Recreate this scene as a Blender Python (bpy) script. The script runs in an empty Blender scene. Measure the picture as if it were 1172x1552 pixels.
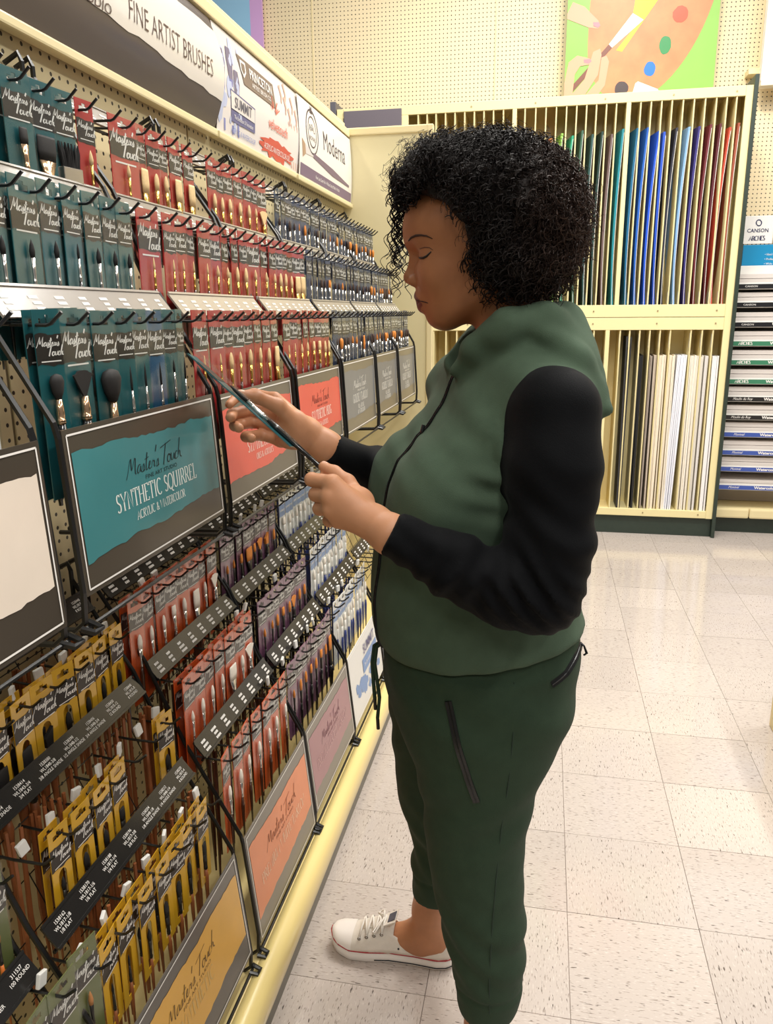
import bpy, bmesh, math, random
import numpy as np
from mathutils import Vector, Matrix
from mathutils.bvhtree import BVHTree
random.seed(7)
S = bpy.context.scene
COL = S.collection
PI = math.pi

# ------------------------------------------------------------------ camera
YAW, PITCH, ROLL, CAMH, FPX = .198636459, .248597433, -.00800449987, 1.41971437, 1187.80443
cy_, sy_ = math.cos(YAW), math.sin(YAW)
fw = Vector((-sy_*math.cos(PITCH), cy_*math.cos(PITCH), -math.sin(PITCH)))
rt0 = Vector((cy_, sy_, 0)); up0 = rt0.cross(fw)
rt = rt0*math.cos(ROLL) + up0*math.sin(ROLL)
up = up0*math.cos(ROLL) - rt0*math.sin(ROLL)
cam = bpy.data.cameras.new('camera'); camo = bpy.data.objects.new('camera', cam); COL.objects.link(camo)
M = Matrix((rt, up, -fw)).transposed().to_4x4(); M.translation = Vector((0, 0, CAMH)); camo.matrix_world = M
cam.sensor_fit = 'HORIZONTAL'; cam.sensor_width = 36; cam.lens = FPX/1172*36; cam.clip_start = .02; cam.clip_end = 60
S.camera = camo

# ------------------------------------------------------------------ world, lamps, exposure
w = bpy.data.worlds.new('world'); S.world = w; w.use_nodes = True
w.node_tree.nodes['Background'].inputs[0].default_value = (1.0, .96, .91, 1)
w.node_tree.nodes['Background'].inputs[1].default_value = .28
def area(x, y, z, sx, sy, power, col=(1, .965, .905)):
    l = bpy.data.lights.new('ceiling_light', 'AREA'); l.shape = 'RECTANGLE'; l.size = sx; l.size_y = sy; l.energy = power; l.color = col
    o = bpy.data.objects.new('ceiling_light', l); COL.objects.link(o); o.location = (x, y, z)
    o['label'] = 'fluorescent ceiling light above the aisle'; o['category'] = 'light'; o['group'] = 'ceiling lights'
for lx in (.45, 2.6):
    for ly in (.0, 1.9, 3.7):
        area(lx, ly, 4.1, .28, 1.25, 76 if ly > 3 else 64)
area(-1.9, 2.6, 4.1, .28, 1.25, 54)
for lx in (-.8, .5, 1.8):
    area(lx, 3.3, 4.1, 1.25, .28, 60)
area(-.45, 4.62, 4.1, 1.25, .22, 22)
for lx in (-.6, 1.6):
    area(lx, -2.6, 4.1, .28, 1.25, 70)
try:
    S.cycles.diffuse_bounces = 7; S.cycles.max_bounces = 12; S.cycles.transparent_max_bounces = 24
except Exception: pass
S.view_settings.view_transform = 'Standard'; S.view_settings.look = 'None'
S.view_settings.exposure = -.68; S.view_settings.gamma = 1.0; S.view_settings.use_curve_mapping = False

# ------------------------------------------------------------------ materials
def lin(c):
    return tuple((v/12.92 if v <= .04045 else ((v+.055)/1.055)**2.4) for v in [x/255 for x in c])
MATS = {}
def mat(name, rgb, rough=.5, metal=0, coat=0, noise=0, nscale=30, bump=0, bscale=80, spec=.5, sheen=0, attr=None):
    if name in MATS: return MATS[name]
    m = bpy.data.materials.new(name); m.use_nodes = True
    N, L = m.node_tree.nodes, m.node_tree.links
    b = N['Principled BSDF']; c = (*lin(rgb), 1)
    b.inputs['Base Color'].default_value = c; b.inputs['Roughness'].default_value = rough
    b.inputs['Metallic'].default_value = metal; b.inputs['Coat Weight'].default_value = coat
    b.inputs['Coat Roughness'].default_value = .12; b.inputs['Specular IOR Level'].default_value = spec
    if sheen: b.inputs['Sheen Weight'].default_value = sheen; b.inputs['Sheen Roughness'].default_value = .5
    tc = N.new('ShaderNodeTexCoord')
    base = None
    if attr:
        a = N.new('ShaderNodeAttribute'); a.attribute_name = attr; base = a.outputs['Color']
    if noise:
        n = N.new('ShaderNodeTexNoise'); n.inputs['Scale'].default_value = nscale; n.inputs['Detail'].default_value = 4
        L.new(tc.outputs['Object'], n.inputs['Vector'])
        mx = N.new('ShaderNodeMix'); mx.data_type = 'RGBA'; mx.blend_type = 'MULTIPLY'
        r = N.new('ShaderNodeMapRange'); r.inputs[3].default_value = 1-noise; r.inputs[4].default_value = 1+noise
        r.inputs[1].default_value = .25; r.inputs[2].default_value = .75
        L.new(n.outputs['Fac'], r.inputs[0])
        mx.inputs[0].default_value = 1
        if base is not None: L.new(base, mx.inputs[6])
        else: mx.inputs[6].default_value = c
        cc = N.new('ShaderNodeCombineColor')
        for i in range(3): L.new(r.outputs[0], cc.inputs[i])
        L.new(cc.outputs[0], mx.inputs[7]); base = mx.outputs[2]
    if base is not None: L.new(base, b.inputs['Base Color'])
    if bump:
        n2 = N.new('ShaderNodeTexNoise'); n2.inputs['Scale'].default_value = bscale; n2.inputs['Detail'].default_value = 3
        L.new(tc.outputs['Object'], n2.inputs['Vector'])
        bp = N.new('ShaderNodeBump'); bp.inputs['Strength'].default_value = bump; bp.inputs['Distance'].default_value = .002
        L.new(n2.outputs['Fac'], bp.inputs['Height']); L.new(bp.outputs[0], b.inputs['Normal'])
    MATS[name] = m; return m

def pegboard_mat(name, rgb, ax, pitch=.0254, rad=.0042, seam=None):
    """painted pegboard: a grid of dark dots for the holes on world axis ax (0: x, 1: y) and z"""
    m = mat(name, rgb, .45, noise=.03, nscale=3); N, L = m.node_tree.nodes, m.node_tree.links
    b = N['Principled BSDF']; g = N.new('ShaderNodeNewGeometry'); s = N.new('ShaderNodeSeparateXYZ'); L.new(g.outputs['Position'], s.inputs[0])
    def mth(op, a, bb=None):
        n = N.new('ShaderNodeMath'); n.operation = op
        for i, v in enumerate((a, bb)):
            if v is None: continue
            if hasattr(v, 'links'): L.new(v, n.inputs[i])
            else: n.inputs[i].default_value = v
        return n.outputs[0]
    d = []
    for o in (s.outputs[ax], s.outputs[2]):
        f = mth('FRACT', mth('ADD', mth('DIVIDE', o, pitch), 500.5)); d.append(mth('MULTIPLY', mth('SUBTRACT', f, .5), pitch))
    r = mth('SQRT', mth('ADD', mth('MULTIPLY', d[0], d[0]), mth('MULTIPLY', d[1], d[1])))
    k = mth('LESS_THAN', r, rad)
    old = b.inputs['Base Color'].links[0].from_socket
    mx = N.new('ShaderNodeMix'); mx.data_type = 'RGBA'; L.new(k, mx.inputs[0]); L.new(old, mx.inputs[6]); mx.inputs[7].default_value = (*lin((38, 30, 22)), 1)  # shade inside the peg holes painted as dark dots
    L.new(mx.outputs[2], b.inputs['Base Color'])
    bp = N.new('ShaderNodeBump'); bp.inputs['Strength'].default_value = .6; bp.inputs['Distance'].default_value = .002; bp.invert = True
    L.new(k, bp.inputs['Height']); L.new(bp.outputs[0], b.inputs['Normal'])
    return m

def tile_mat():
    m = mat('vinyl_tile', (226, 216, 206), .11, spec=.5); N, L = m.node_tree.nodes, m.node_tree.links
    b = N['Principled BSDF']; tc = N.new('ShaderNodeTexCoord'); oi = N.new('ShaderNodeObjectInfo')
    off = N.new('ShaderNodeVectorMath'); off.operation = 'ADD'
    cmb = N.new('ShaderNodeCombineXYZ')
    mu = N.new('ShaderNodeMath'); mu.operation = 'MULTIPLY'; mu.inputs[1].default_value = 37.0
    L.new(oi.outputs['Random'], mu.inputs[0]); L.new(mu.outputs[0], cmb.inputs[0]); L.new(mu.outputs[0], cmb.inputs[1])
    L.new(tc.outputs['Object'], off.inputs[0]); L.new(cmb.outputs[0], off.inputs[1])
    def chips(sc, stretch, lo, hi):
        mp = N.new('ShaderNodeMapping'); mp.inputs['Scale'].default_value = (sc, sc*stretch, sc)
        L.new(off.outputs[0], mp.inputs[0])
        n = N.new('ShaderNodeTexNoise'); n.inputs['Scale'].default_value = 1; n.inputs['Detail'].default_value = 1.5
        L.new(mp.outputs[0], n.inputs['Vector'])
        r = N.new('ShaderNodeMapRange'); r.inputs[1].default_value = lo; r.inputs[2].default_value = hi; L.new(n.outputs['Fac'], r.inputs[0])
        return r.outputs[0]
    cur = None
    base = (*lin((192, 181, 173)), 1)
    for sc, st, lo, hi, col, amt in ((58, 5.0, .61, .68, (140, 128, 118), .72), (44, 4.0, .665, .71, (92, 82, 76), .9), (70, 4.5, .60, .72, (212, 203, 195), .8)):
        k = chips(sc, st, lo, hi)
        mm = N.new('ShaderNodeMath'); mm.operation = 'MULTIPLY'; mm.inputs[1].default_value = amt; L.new(k, mm.inputs[0])
        mx = N.new('ShaderNodeMix'); mx.data_type = 'RGBA'; L.new(mm.outputs[0], mx.inputs[0])
        if cur is None: mx.inputs[6].default_value = base
        else: L.new(cur, mx.inputs[6])
        mx.inputs[7].default_value = (*lin(col), 1); cur = mx.outputs[2]
    hs = N.new('ShaderNodeHueSaturation'); L.new(cur, hs.inputs['Color'])
    r2 = N.new('ShaderNodeMapRange'); r2.inputs[3].default_value = .94; r2.inputs[4].default_value = 1.04; L.new(oi.outputs['Random'], r2.inputs[0]); L.new(r2.outputs[0], hs.inputs['Value'])
    L.new(hs.outputs[0], b.inputs['Base Color'])
    nz = N.new('ShaderNodeTexNoise'); nz.inputs['Scale'].default_value = 9; L.new(off.outputs[0], nz.inputs['Vector'])
    bp = N.new('ShaderNodeBump'); bp.inputs['Strength'].default_value = .12; bp.inputs['Distance'].default_value = .004; L.new(nz.outputs['Fac'], bp.inputs['Height']); L.new(bp.outputs[0], b.inputs['Normal'])
    return m

# ------------------------------------------------------------------ mesh helpers
class MB:
    def __init__(s): s.v = []; s.f = []
    def add(s, v, f):
        n = len(s.v); s.v += [tuple(p) for p in v]; s.f += [tuple(i+n for i in q) for q in f]; return s
    def box(s, lo, hi):
        (a, b, c), (d, e, f) = lo, hi
        return s.add([(a,b,c),(d,b,c),(d,e,c),(a,e,c),(a,b,f),(d,b,f),(d,e,f),(a,e,f)], [(0,3,2,1),(4,5,6,7),(0,1,5,4),(1,2,6,5),(2,3,7,6),(3,0,4,7)])
    def bbox(s, lo, hi, r):
        """box with chamfered edges"""
        bm = bmesh.new(); bmesh.ops.create_cube(bm, size=1)
        for v in bm.verts: v.co = Vector([lo[i]+(v.co[i]+.5)*(hi[i]-lo[i]) for i in range(3)])
        bmesh.ops.bevel(bm, geom=bm.edges[:], offset=r, segments=2, affect='EDGES', profile=.6)
        bm.verts.index_update(); s.add([v.co[:] for v in bm.verts], [[v.index for v in f.verts] for f in bm.faces]); bm.free(); return s
    def tube(s, pts, r, n=6, cap=True, closed=False):
        P = [Vector(p) for p in pts]; R = r if isinstance(r, (list, tuple, np.ndarray)) else [r]*len(P)
        m = len(P); rings = []; ref = None
        for i in range(m):
            if closed: t = (P[(i+1) % m]-P[i-1])
            else: t = (P[min(i+1, m-1)]-P[max(i-1, 0)])
            t = t.normalized() if t.length > 1e-9 else Vector((0, 0, 1))
            if ref is None: ref = Vector((0, 0, 1)) if abs(t.z) < .9 else Vector((1, 0, 0))
            a = ref - t*ref.dot(t)
            if a.length < 1e-6: a = t.orthogonal()
            a.normalize(); b = t.cross(a); ref = a
            rings.append([P[i]+(a*math.cos(2*PI*k/n)+b*math.sin(2*PI*k/n))*R[i] for k in range(n)])
        v = [p for q in rings for p in q]; f = []
        for i in range(m if closed else m-1):
            j = (i+1) % m
            for k in range(n): f.append((i*n+k, i*n+(k+1) % n, j*n+(k+1) % n, j*n+k))
        if cap and not closed: f.append(tuple(range(n-1, -1, -1))); f.append(tuple((m-1)*n+k for k in range(n)))
        return s.add(v, f)
    def loft(s, rings, cap=True):
        n = len(rings[0]); v = [p for q in rings for p in q]; f = []
        for i in range(len(rings)-1):
            for k in range(n): f.append((i*n+k, i*n+(k+1) % n, (i+1)*n+(k+1) % n, (i+1)*n+k))
        if cap: f.append(tuple(range(n-1, -1, -1))); f.append(tuple((len(rings)-1)*n+k for k in range(n)))
        return s.add(v, f)
    def prism(s, poly, z0, z1, F):
        """2-D polygon extruded; F maps (x, y, z) to a world point"""
        n = len(poly)
        v = [F(x, y, z0) for x, y in poly]+[F(x, y, z1) for x, y in poly]
        f = [tuple(range(n-1, -1, -1)), tuple(range(n, 2*n))]+[(k, (k+1) % n, n+(k+1) % n, n+k) for k in range(n)]
        return s.add(v, f)
    def flat(s, poly, z, F):
        n = len(poly); return s.add([F(x, y, z) for x, y in poly], [tuple(range(n))])
    def mesh(s, name, m=None, smooth=False):
        me = bpy.data.meshes.new(name); me.from_pydata(s.v, [], s.f); me.update()
        if m: me.materials.append(m)
        if smooth: me.polygons.foreach_set('use_smooth', [True]*len(me.polygons))
        return me
    def obj(s, name, m, parent=None, smooth=False):
        return link(name, s.mesh(name, m, smooth), parent)

def link(name, me, parent=None, loc=None, M=None):
    o = bpy.data.objects.new(name, me); COL.objects.link(o)
    if parent:
        o.parent = parent; o.matrix_parent_inverse = Matrix()
        # meshes are written in world coordinates: undo the root's place
        r = parent
        T = Matrix()
        while r: T = r.matrix_basis @ T if r is parent else r.matrix_basis @ T; r = r.parent
        if loc is None and M is None: o.matrix_basis = T.inverted()
    if loc is not None: o.location = loc
    if M is not None: o.matrix_basis = M
    return o
def tag(o, label=None, cat=None, group=None, kind=None):
    if label: o['label'] = label
    if cat: o['category'] = cat
    if group: o['group'] = group
    if kind: o['kind'] = kind
    return o
def empty(name, loc, label=None, cat=None, group=None, kind=None):
    o = bpy.data.objects.new(name, None); COL.objects.link(o); o.location = loc; o.empty_display_size = .05
    return tag(o, label, cat, group, kind)
def copy_tree(o, parent=None):
    c = o.copy(); COL.objects.link(c)
    if parent: c.parent = parent
    for ch in KIDS.get(o.name, []): copy_tree(ch, c)
    return c
KIDS = {}
def kid(name, me, parent):
    """part whose mesh is in its thing's own coordinates"""
    o = bpy.data.objects.new(name, me); COL.objects.link(o); o.parent = parent
    KIDS.setdefault(parent.name, []).append(o); return o

# ------------------------------------------------------------------ lettering
def arc(cx, cy, rx, ry, a0, a1, n=10):
    return [(cx+rx*math.cos(math.radians(a0+(a1-a0)*i/n)), cy+ry*math.sin(math.radians(a0+(a1-a0)*i/n))) for i in range(n+1)]
SCRIPT = {
 'M': (.95, [[(-.1,-.1),(.02,.1),(.25,1),(.36,.3),(.42,.25),(.72,1.0),(.74,.1),(.86,.02)]]),
 'a': (.45, [[(.34,.38),(.2,.43),(.04,.28),(.02,.08),(.14,0),(.28,.14),(.36,.4),(.34,.08),(.46,.05)]]),
 's': (.36, [[(-.02,.05),(.2,.44),(.27,.2),(.2,.02),(.04,.02)],[(.2,.02),(.36,.08)]]),
 't': (.34, [[(.16,.88),(.08,.12),(.16,.0),(.32,.1)],[(-.08,.56),(.34,.64)]]),
 'e': (.36, [[(-.02,.1),(.22,.26),(.2,.42),(.08,.36),(.04,.12),(.16,0),(.36,.1)]]),
 'r': (.34, [[(-.02,.06),(.08,.42),(.18,.32),(.3,.38),(.26,.08),(.34,.05)]]),
 "'": (.12, [[(.1,1.1),(.02,.78)]]),
 'T': (.62, [[(.36,1.02),(.2,-.05)],[(-.25,.86),(.3,.98),(.95,1.1)]]),
 'o': (.42, [arc(.18,.2,.17,.21,100,470,12)+[(.42,.3)]]),
 'u': (.46, [[(.0,.42),(.04,.08),(.16,0),(.3,.16),(.36,.44),(.36,.08),(.48,.05)]]),
 'c': (.36, [[(.3,.38),(.16,.43),(.03,.26),(.05,.04),(.18,0),(.36,.08)]]),
 'h': (.46, [[(.16,1.08),(.02,0),(.12,.34),(.26,.4),(.3,.08),(.5,.02)]]),
}
def O_(w): return arc(w/2, .5, w/2, .5, 90, 450, 20)
SERIF = {
 'A': (.78, [[(0,0),(.38,1),(.76,0)],[(.14,.34),(.62,.34)]]),
 'B': (.62, [[(.1,0),(.1,1)],[(.1,1),(.35,1)]+arc(.35,.76,.2,.24,90,-90,8)+[(.1,.52)],[(.35,.52)]+arc(.36,.26,.24,.26,90,-90,8)+[(.1,0)]]),
 'C': (.72, [arc(.4,.5,.38,.5,48,312,16)]),
 'D': (.76, [[(.1,0),(.1,1)],[(.1,1),(.34,1)]+arc(.34,.5,.38,.5,90,-90,14)+[(.1,0)]]),
 'E': (.6, [[(.1,0),(.1,1)],[(.1,1),(.54,1),(.54,.86)],[(.1,.52),(.44,.52)],[(.1,0),(.56,0),(.56,.16)]]),
 'F': (.58, [[(.1,0),(.1,1)],[(.1,1),(.54,1),(.54,.86)],[(.1,.52),(.42,.52)]]),
 'G': (.78, [arc(.4,.5,.38,.5,48,330,16),[(.68,.02),(.68,.42)],[(.5,.42),(.78,.42)]]),
 'H': (.8, [[(.12,0),(.12,1)],[(.68,0),(.68,1)],[(.12,.52),(.68,.52)]]),
 'I': (.34, [[(.17,0),(.17,1)]]),
 'K': (.74, [[(.12,0),(.12,1)],[(.62,1),(.14,.44)],[(.26,.56),(.68,0)]]),
 'L': (.58, [[(.12,0),(.12,1)],[(.12,0),(.54,0),(.54,.18)]]),
 'M': (.94, [[(.1,0),(.12,1),(.46,.05),(.8,1),(.84,0)]]),
 'N': (.8, [[(.12,0),(.12,1),(.68,0),(.68,1)]]),
 'O': (.8, [O_(.8)]),
 'P': (.6, [[(.1,0),(.1,1)],[(.1,1),(.34,1)]+arc(.34,.73,.22,.27,90,-90,8)+[(.1,.46)]]),
 'Q': (.8, [O_(.8),[(.42,.12),(.6,-.12),(.82,-.16)]]),
 'R': (.7, [[(.1,0),(.1,1)],[(.1,1),(.34,1)]+arc(.34,.74,.22,.26,90,-90,8)+[(.1,.48)],[(.34,.48),(.68,0)]]),
 'S': (.52, [arc(.26,.76,.2,.24,30,230,10)+[(.3,.48)]+arc(.25,.25,.22,.25,50,-150,10)]),
 'T': (.66, [[(.33,0),(.33,1)],[(.02,.84),(.02,1),(.64,1),(.64,.84)]]),
 'U': (.78, [[(.12,1),(.12,.3)]+arc(.39,.3,.27,.3,180,360,10)+[(.66,1)]]),
 'W': (1.0, [[(.02,1),(.26,0),(.5,.95),(.74,0),(.98,1)]]),
 'Y': (.7, [[(.02,1),(.35,.48),(.68,1)],[(.35,.48),(.35,0)]]),
 '&': (.78, [[(.72,.42),(.5,.06),(.3,0),(.1,.12),(.12,.36),(.42,.62),(.46,.86),(.32,1),(.2,.86),(.26,.64),(.76,0)]]),
 ',': (.2, [[(.1,.06),(.04,-.14)]]),
}
def ribbon(mb, pts, wf, z, F):
    """flat stroke; wf(direction angle) gives the half width"""
    n = len(pts); L_, R_ = [], []
    for i in range(n):
        a = pts[max(i-1, 0)]; b = pts[min(i+1, n-1)]
        dx, dy = b[0]-a[0], b[1]-a[1]; l = math.hypot(dx, dy) or 1
        h = wf(dx/l, dy/l, i/(n-1) if n > 1 else 0)
        L_.append((pts[i][0]-dy/l*h, pts[i][1]+dx/l*h)); R_.append((pts[i][0]+dy/l*h, pts[i][1]-dx/l*h))
    v = [F(x, y, z) for x, y in L_]+[F(x, y, z) for x, y in R_]
    mb.add(v, [(i, n+i, n+i+1, i+1) for i in range(n-1)])
def smooth_pts(pts, k=2):
    if len(pts) < 3: return pts
    P = pts
    for _ in range(k-1 if k > 1 else 0):
        Q = [P[0]]
        for i in range(len(P)-1):
            a, b = P[i], P[i+1]
            Q.append((a[0]*.75+b[0]*.25, a[1]*.75+b[1]*.25)); Q.append((a[0]*.25+b[0]*.75, a[1]*.25+b[1]*.75))
        Q.append(P[-1]); P = Q
    return P
def script_text(mb, text, x, y, h, F, z=0, weight=.035, fine=True, slant=.3):
    cx = x
    for ch in text:
        if ch == ' ': cx += h*.3; continue
        w_, st = SCRIPT[ch]
        for s in st:
            q = smooth_pts(s, 2) if fine else s
            q = [(cx+(px+slant*py)*h, y+py*h) for px, py in q]
            ribbon(mb, q, lambda dx, dy, t: h*weight*(.55+.75*max(0, -dy)), z, F)
        cx += w_*h
    return cx-x
def script_width(text, h): return sum(h*.3 if c == ' ' else SCRIPT[c][0]*h for c in text)
def serif_text(mb, text, cx, y, h, F, z=0, squeeze=.8, gap=.1, weight=1.0):
    wd = sum((.42 if c == ' ' else SERIF[c][0]+gap) for c in text)*h*squeeze
    x = cx-wd/2
    for c in text:
        if c == ' ': x += .42*h*squeeze; continue
        w_, st = SERIF[c]
        for s in st:
            q = [(x+px*h*squeeze, y+py*h) for px, py in s]
            ribbon(mb, q, lambda dx, dy, t: h*weight*(.022+.045*abs(dy)), z, F)
            if c not in ',&':
                for e, o in ((s[0], s[min(1, len(s)-1)]), (s[-1], s[-2])):
                    if abs(e[1]-round(e[1])) < .01 and abs(o[1]-e[1]) > .3:
                        ribbon(mb, [(x+(e[0]-.13)*h*squeeze, y+e[1]*h), (x+(e[0]+.13)*h*squeeze, y+e[1]*h)], lambda dx, dy, t: h*.022, z, F)
        x += (w_+gap)*h*squeeze
    return wd
def font_text(mb, text, x, y, h, F, z=0, align='CENTER', sx=1.0, bold=0, shear=0):
    """the built-in typeface, as flat mesh"""
    c = bpy.data.curves.new('lettering', 'FONT'); c.body = text; c.align_x = align; c.size = h/.70; c.offset = bold*h; c.resolution_u = 2; c.shear = shear; c.space_line = .95
    o = bpy.data.objects.new('lettering', c); COL.objects.link(o)
    dg = bpy.context.evaluated_depsgraph_get(); dg.update()
    me = bpy.data.meshes.new_from_object(o.evaluated_get(dg))
    mb.add([F(x+v.co.x*sx, y+v.co.y, z) for v in me.vertices], [tuple(p.vertices) for p in me.polygons])
    bpy.data.objects.remove(o); bpy.data.curves.remove(c); bpy.data.meshes.remove(me)
def torn(x0, x1, y0, y1, amp, n, rnd, right=None):
    """outline from (x0, y0) to (x1, y1) with a torn paint edge"""
    out = []; j = 0
    for i in range(n+1):
        t = i/n; j = .6*j + rnd.uniform(-1, 1)*amp
        out.append((x0+(x1-x0)*t, y0+(y1-y0)*t+j+amp*.8*math.sin(t*9)))
    return out
def strip_faces(mb, top, bot, z, F):
    n = len(top); v = [F(x, y, z) for x, y in top]+[F(x, y, z) for x, y in bot]
    mb.add(v, [(n+i, n+i+1, i+1, i) for i in range(n-1)])

# ================================================================== SETTING
CREAM = (232, 216, 168); CREAM_L = (238, 226, 184)
m_cream = mat('cream_paint', CREAM, .42, coat=.15, noise=.03, nscale=2)
m_cream_y = mat('cream_board', (236, 222, 168), .5, noise=.03, nscale=3)
m_green_kick = mat('dark_green_metal', (46, 58, 50), .4, noise=.1)
m_grey_kick = mat('grey_kick', (128, 124, 114), .5, noise=.08)
m_black = mat('black_wire', (20, 19, 18), .32, spec=.6)
m_blackp = mat('black_plastic', (30, 29, 28), .3, coat=.3)
m_white = mat('white_plastic', (236, 234, 228), .4)
m_joint = mat('tile_joint', (160, 147, 136), .8)
m_tile = tile_mat()

fl = MB().box((-3.2, -1.2, -.06), (4.2, 6.2, -.003)).obj('floor', m_joint); tag(fl, kind='structure')
T = .3048; GX, GY = .106293, 1.97081
tb = MB(); h = T/2-.0002; c = .0007
tb.add([(-h,-h,-.003),(h,-h,-.003),(h,h,-.003),(-h,h,-.003),(-h+c,-h+c,0),(h-c,-h+c,0),(h-c,h-c,0),(-h+c,h-c,0)],
       [(4,5,6,7),(0,1,5,4),(1,2,6,5),(2,3,7,6),(3,0,4,7)])
tm = tb.mesh('tile', m_tile)
for i in range(-3, 8):
    for j in range(-7, 12):
        x, y = GX+(i+.5)*T, GY+(j+.5)*T
        if y > 5.75 or y < -.3: continue
        t = bpy.data.objects.new('tile', tm); COL.objects.link(t); t.parent = fl; t.location = (x, y, random.uniform(-.0003, .0003))
        t.rotation_euler = (random.uniform(-.0012, .0012), random.uniform(-.0012, .0012), PI/2*((i+j) % 2)+PI*random.randint(0, 1))

WALLY = 5.66
m_peg_back = pegboard_mat('pegboard_back', (244, 226, 186), 0, rad=.0036)
wb = MB().box((-3.2, WALLY, 0), (4.2, WALLY+.1, 4.6)).obj('wall_back', m_peg_back); tag(wb, kind='structure')
for x in (-1.62, -.40, .82, 2.04):
    MB().box((x-.004, WALLY-.003, 0), (x+.004, WALLY+.001, 4.6)).obj('panel_joint', m_cream, wb)

# ================================================================== GONDOLA
PEGX = -.868
gond = empty('gondola_shelving', (-.7, 2.2, 0), 'long cream pegboard gondola holding all the brush racks beside the aisle', 'shelving')
m_peg_side = pegboard_mat('pegboard_side', (214, 200, 158), 1, rad=.0036)
for a, b in ((-.36, .40), (.40, 1.16), (1.16, 1.92), (1.92, 2.68), (2.68, 3.445)):
    for z0, z1 in ((.14, .885), (.893, 2.15)):
        MB().bbox((PEGX-.01, a+.004, z0), (PEGX, b-.004, z1), .002).obj('pegboard_panel', m_peg_side, gond)
for y in (.40, 1.16, 1.92, 2.68):
    MB().box((PEGX-.012, y-.004, .1), (PEGX-.003, y+.004, 2.13)).obj('slotted_upright', mat('upright_dark', (120, 108, 80), .5), gond)
MB().box((PEGX-.06, -.36, 0), (PEGX-.011, 3.45, 2.15)).obj('core', m_cream, gond)
# deck: flat shelf with rounded nosing
MB().bbox((PEGX, -.36, .118), (-.524, 3.445, .14), .002).obj('base_deck', mat('deck_cream', (236, 214, 150), .4, coat=.2, noise=.04, nscale=5), gond)
nose = [(-.523, .14), (-.506, .1395), (-.492, .133), (-.484, .12), (-.482, .10), (-.484, .075), (-.49, .062), (-.50, .058), (-.523, .058)]
MB().loft([[(x, y, z) for x, z in nose] for y in (-.36, 3.445)], False).obj('deck_nosing', mat('deck_nosing', (240, 218, 146), .3, coat=.35), gond, smooth=True)
MB().box((-.53, -.36, 0), (-.50, 3.445, .06)).obj('kick_plate', m_grey_kick, gond)
# top rail
MB().bbox((PEGX-.062, -.36, 2.128), (-.838, 3.45, 2.158), .004).obj('top_rail', m_cream, gond)
MB().bbox((PEGX-.062, -.36, 2.158), (-.858, 3.45, 2.185), .004).obj('top_cap', m_cream, gond)
# end panel across the aisle end
ep = MB().bbox((-.90, 3.452, 0), (-.498, 3.47, 2.15), .003).obj('end_panel', mat('end_panel_cream', (226, 214, 170), .4, coat=.2, noise=.02, nscale=2), gond)
MB().bbox((-.90, 3.444, 2.135), (-.49, 3.475, 2.165), .005).obj('end_panel_cap', m_cream, gond)
MB().bbox((-.512, 3.442, 0), (-.486, 3.476, 2.165), .005).obj('end_panel_edge', m_cream, gond)

# ------------------------------------------------------------------ header signs
def SF(X0, Y0, Z0, curve=None, H=.25, tilt=0.0):
    """sign space (u along the aisle, v up, d out) to world"""
    def F(u, v, d):
        x = X0+d+tilt*(1-v/H)
        if curve: x += curve*math.sin(PI*min(max(v/H, 0), 1))
        return (x, Y0+u, Z0+v)
    return F
def curved_sheet(mb, u0, u1, v0, v1, F, d, nv=14):
    vs = [v0+(v1-v0)*i/nv for i in range(nv+1)]
    v = [F(u, q, d) for q in vs for u in (u0, u1)]
    mb.add(v, [(2*i, 2*i+1, 2*i+3, 2*i+2) for i in range(nv)])
def cut_poly(mb, poly_top, poly_bot, F, d, nv=5):
    """fill between two edges with rows so that it follows a curved sheet"""
    n = len(poly_top); rows = []
    for k in range(nv+1):
        t = k/nv; rows.append([F(poly_bot[i][0]+(poly_top[i][0]-poly_bot[i][0])*t, poly_bot[i][1]+(poly_top[i][1]-poly_bot[i][1])*t, d) for i in range(n)])
    v = [p for r in rows for p in r]
    mb.add(v, [(k*n+i, k*n+i+1, (k+1)*n+i+1, (k+1)*n+i) for k in range(nv) for i in range(n-1)])
HZ, HH = 1.872, .252
m_pap = dict(rough=.28, coat=.25)
rnd = random.Random(3)
# sign 1
W1 = 2.03-(-.30); F1 = SF(-.846, -.30, HZ, .035, HH)
h1 = empty('header_sign', (-.84, .9, HZ), 'large bowed header sign in grey and pearly white lettered FINE ARTIST BRUSHES', 'sign')
b = MB(); curved_sheet(b, 0, W1, 0, HH, F1, .001); curved_sheet(b, 0, W1, 0, HH, F1, -.001); b.obj('panel', mat('header_dark', (84, 74, 72), **m_pap), h1, True)
b = MB(); n = 60
top = torn(0, W1, .236, .215, .0035, n, rnd); bot = torn(0, W1, .135, .062, .004, n, rnd)
cut_poly(b, top, bot, F1, .0022, 8); b.obj('paint_stroke', mat('header_pearl', (232, 226, 216), .25, coat=.4), h1, True)
b = MB(); font_text(b, 'FINE ARTIST BRUSHES', 1.862, .098, .040, F1, .0032, 'LEFT', .76, -.02)
b2 = MB(); font_text(b2, 'FINE ARTIST BRUSHES', 0, 0, .040, lambda x, y, z: (x, y, z), 0, 'LEFT', .76, -.02)
tw = max(v[0] for v in b2.v); b = MB(); font_text(b, 'FINE ARTIST BRUSHES', 0, .098, .040, lambda u, v, d: F1(1.858+u*.40/tw, v, d), .0032, 'LEFT', .76, -.02)
b.obj('lettering', mat('ink_warm', (96, 76, 66), .5), h1)
b = MB(); script_text(b, "Master's Touch", 1.395, .112, .068, F1, .0034, .045); b.obj('lettering', mat('ink_brown', (70, 40, 36), .5), h1)
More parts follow.
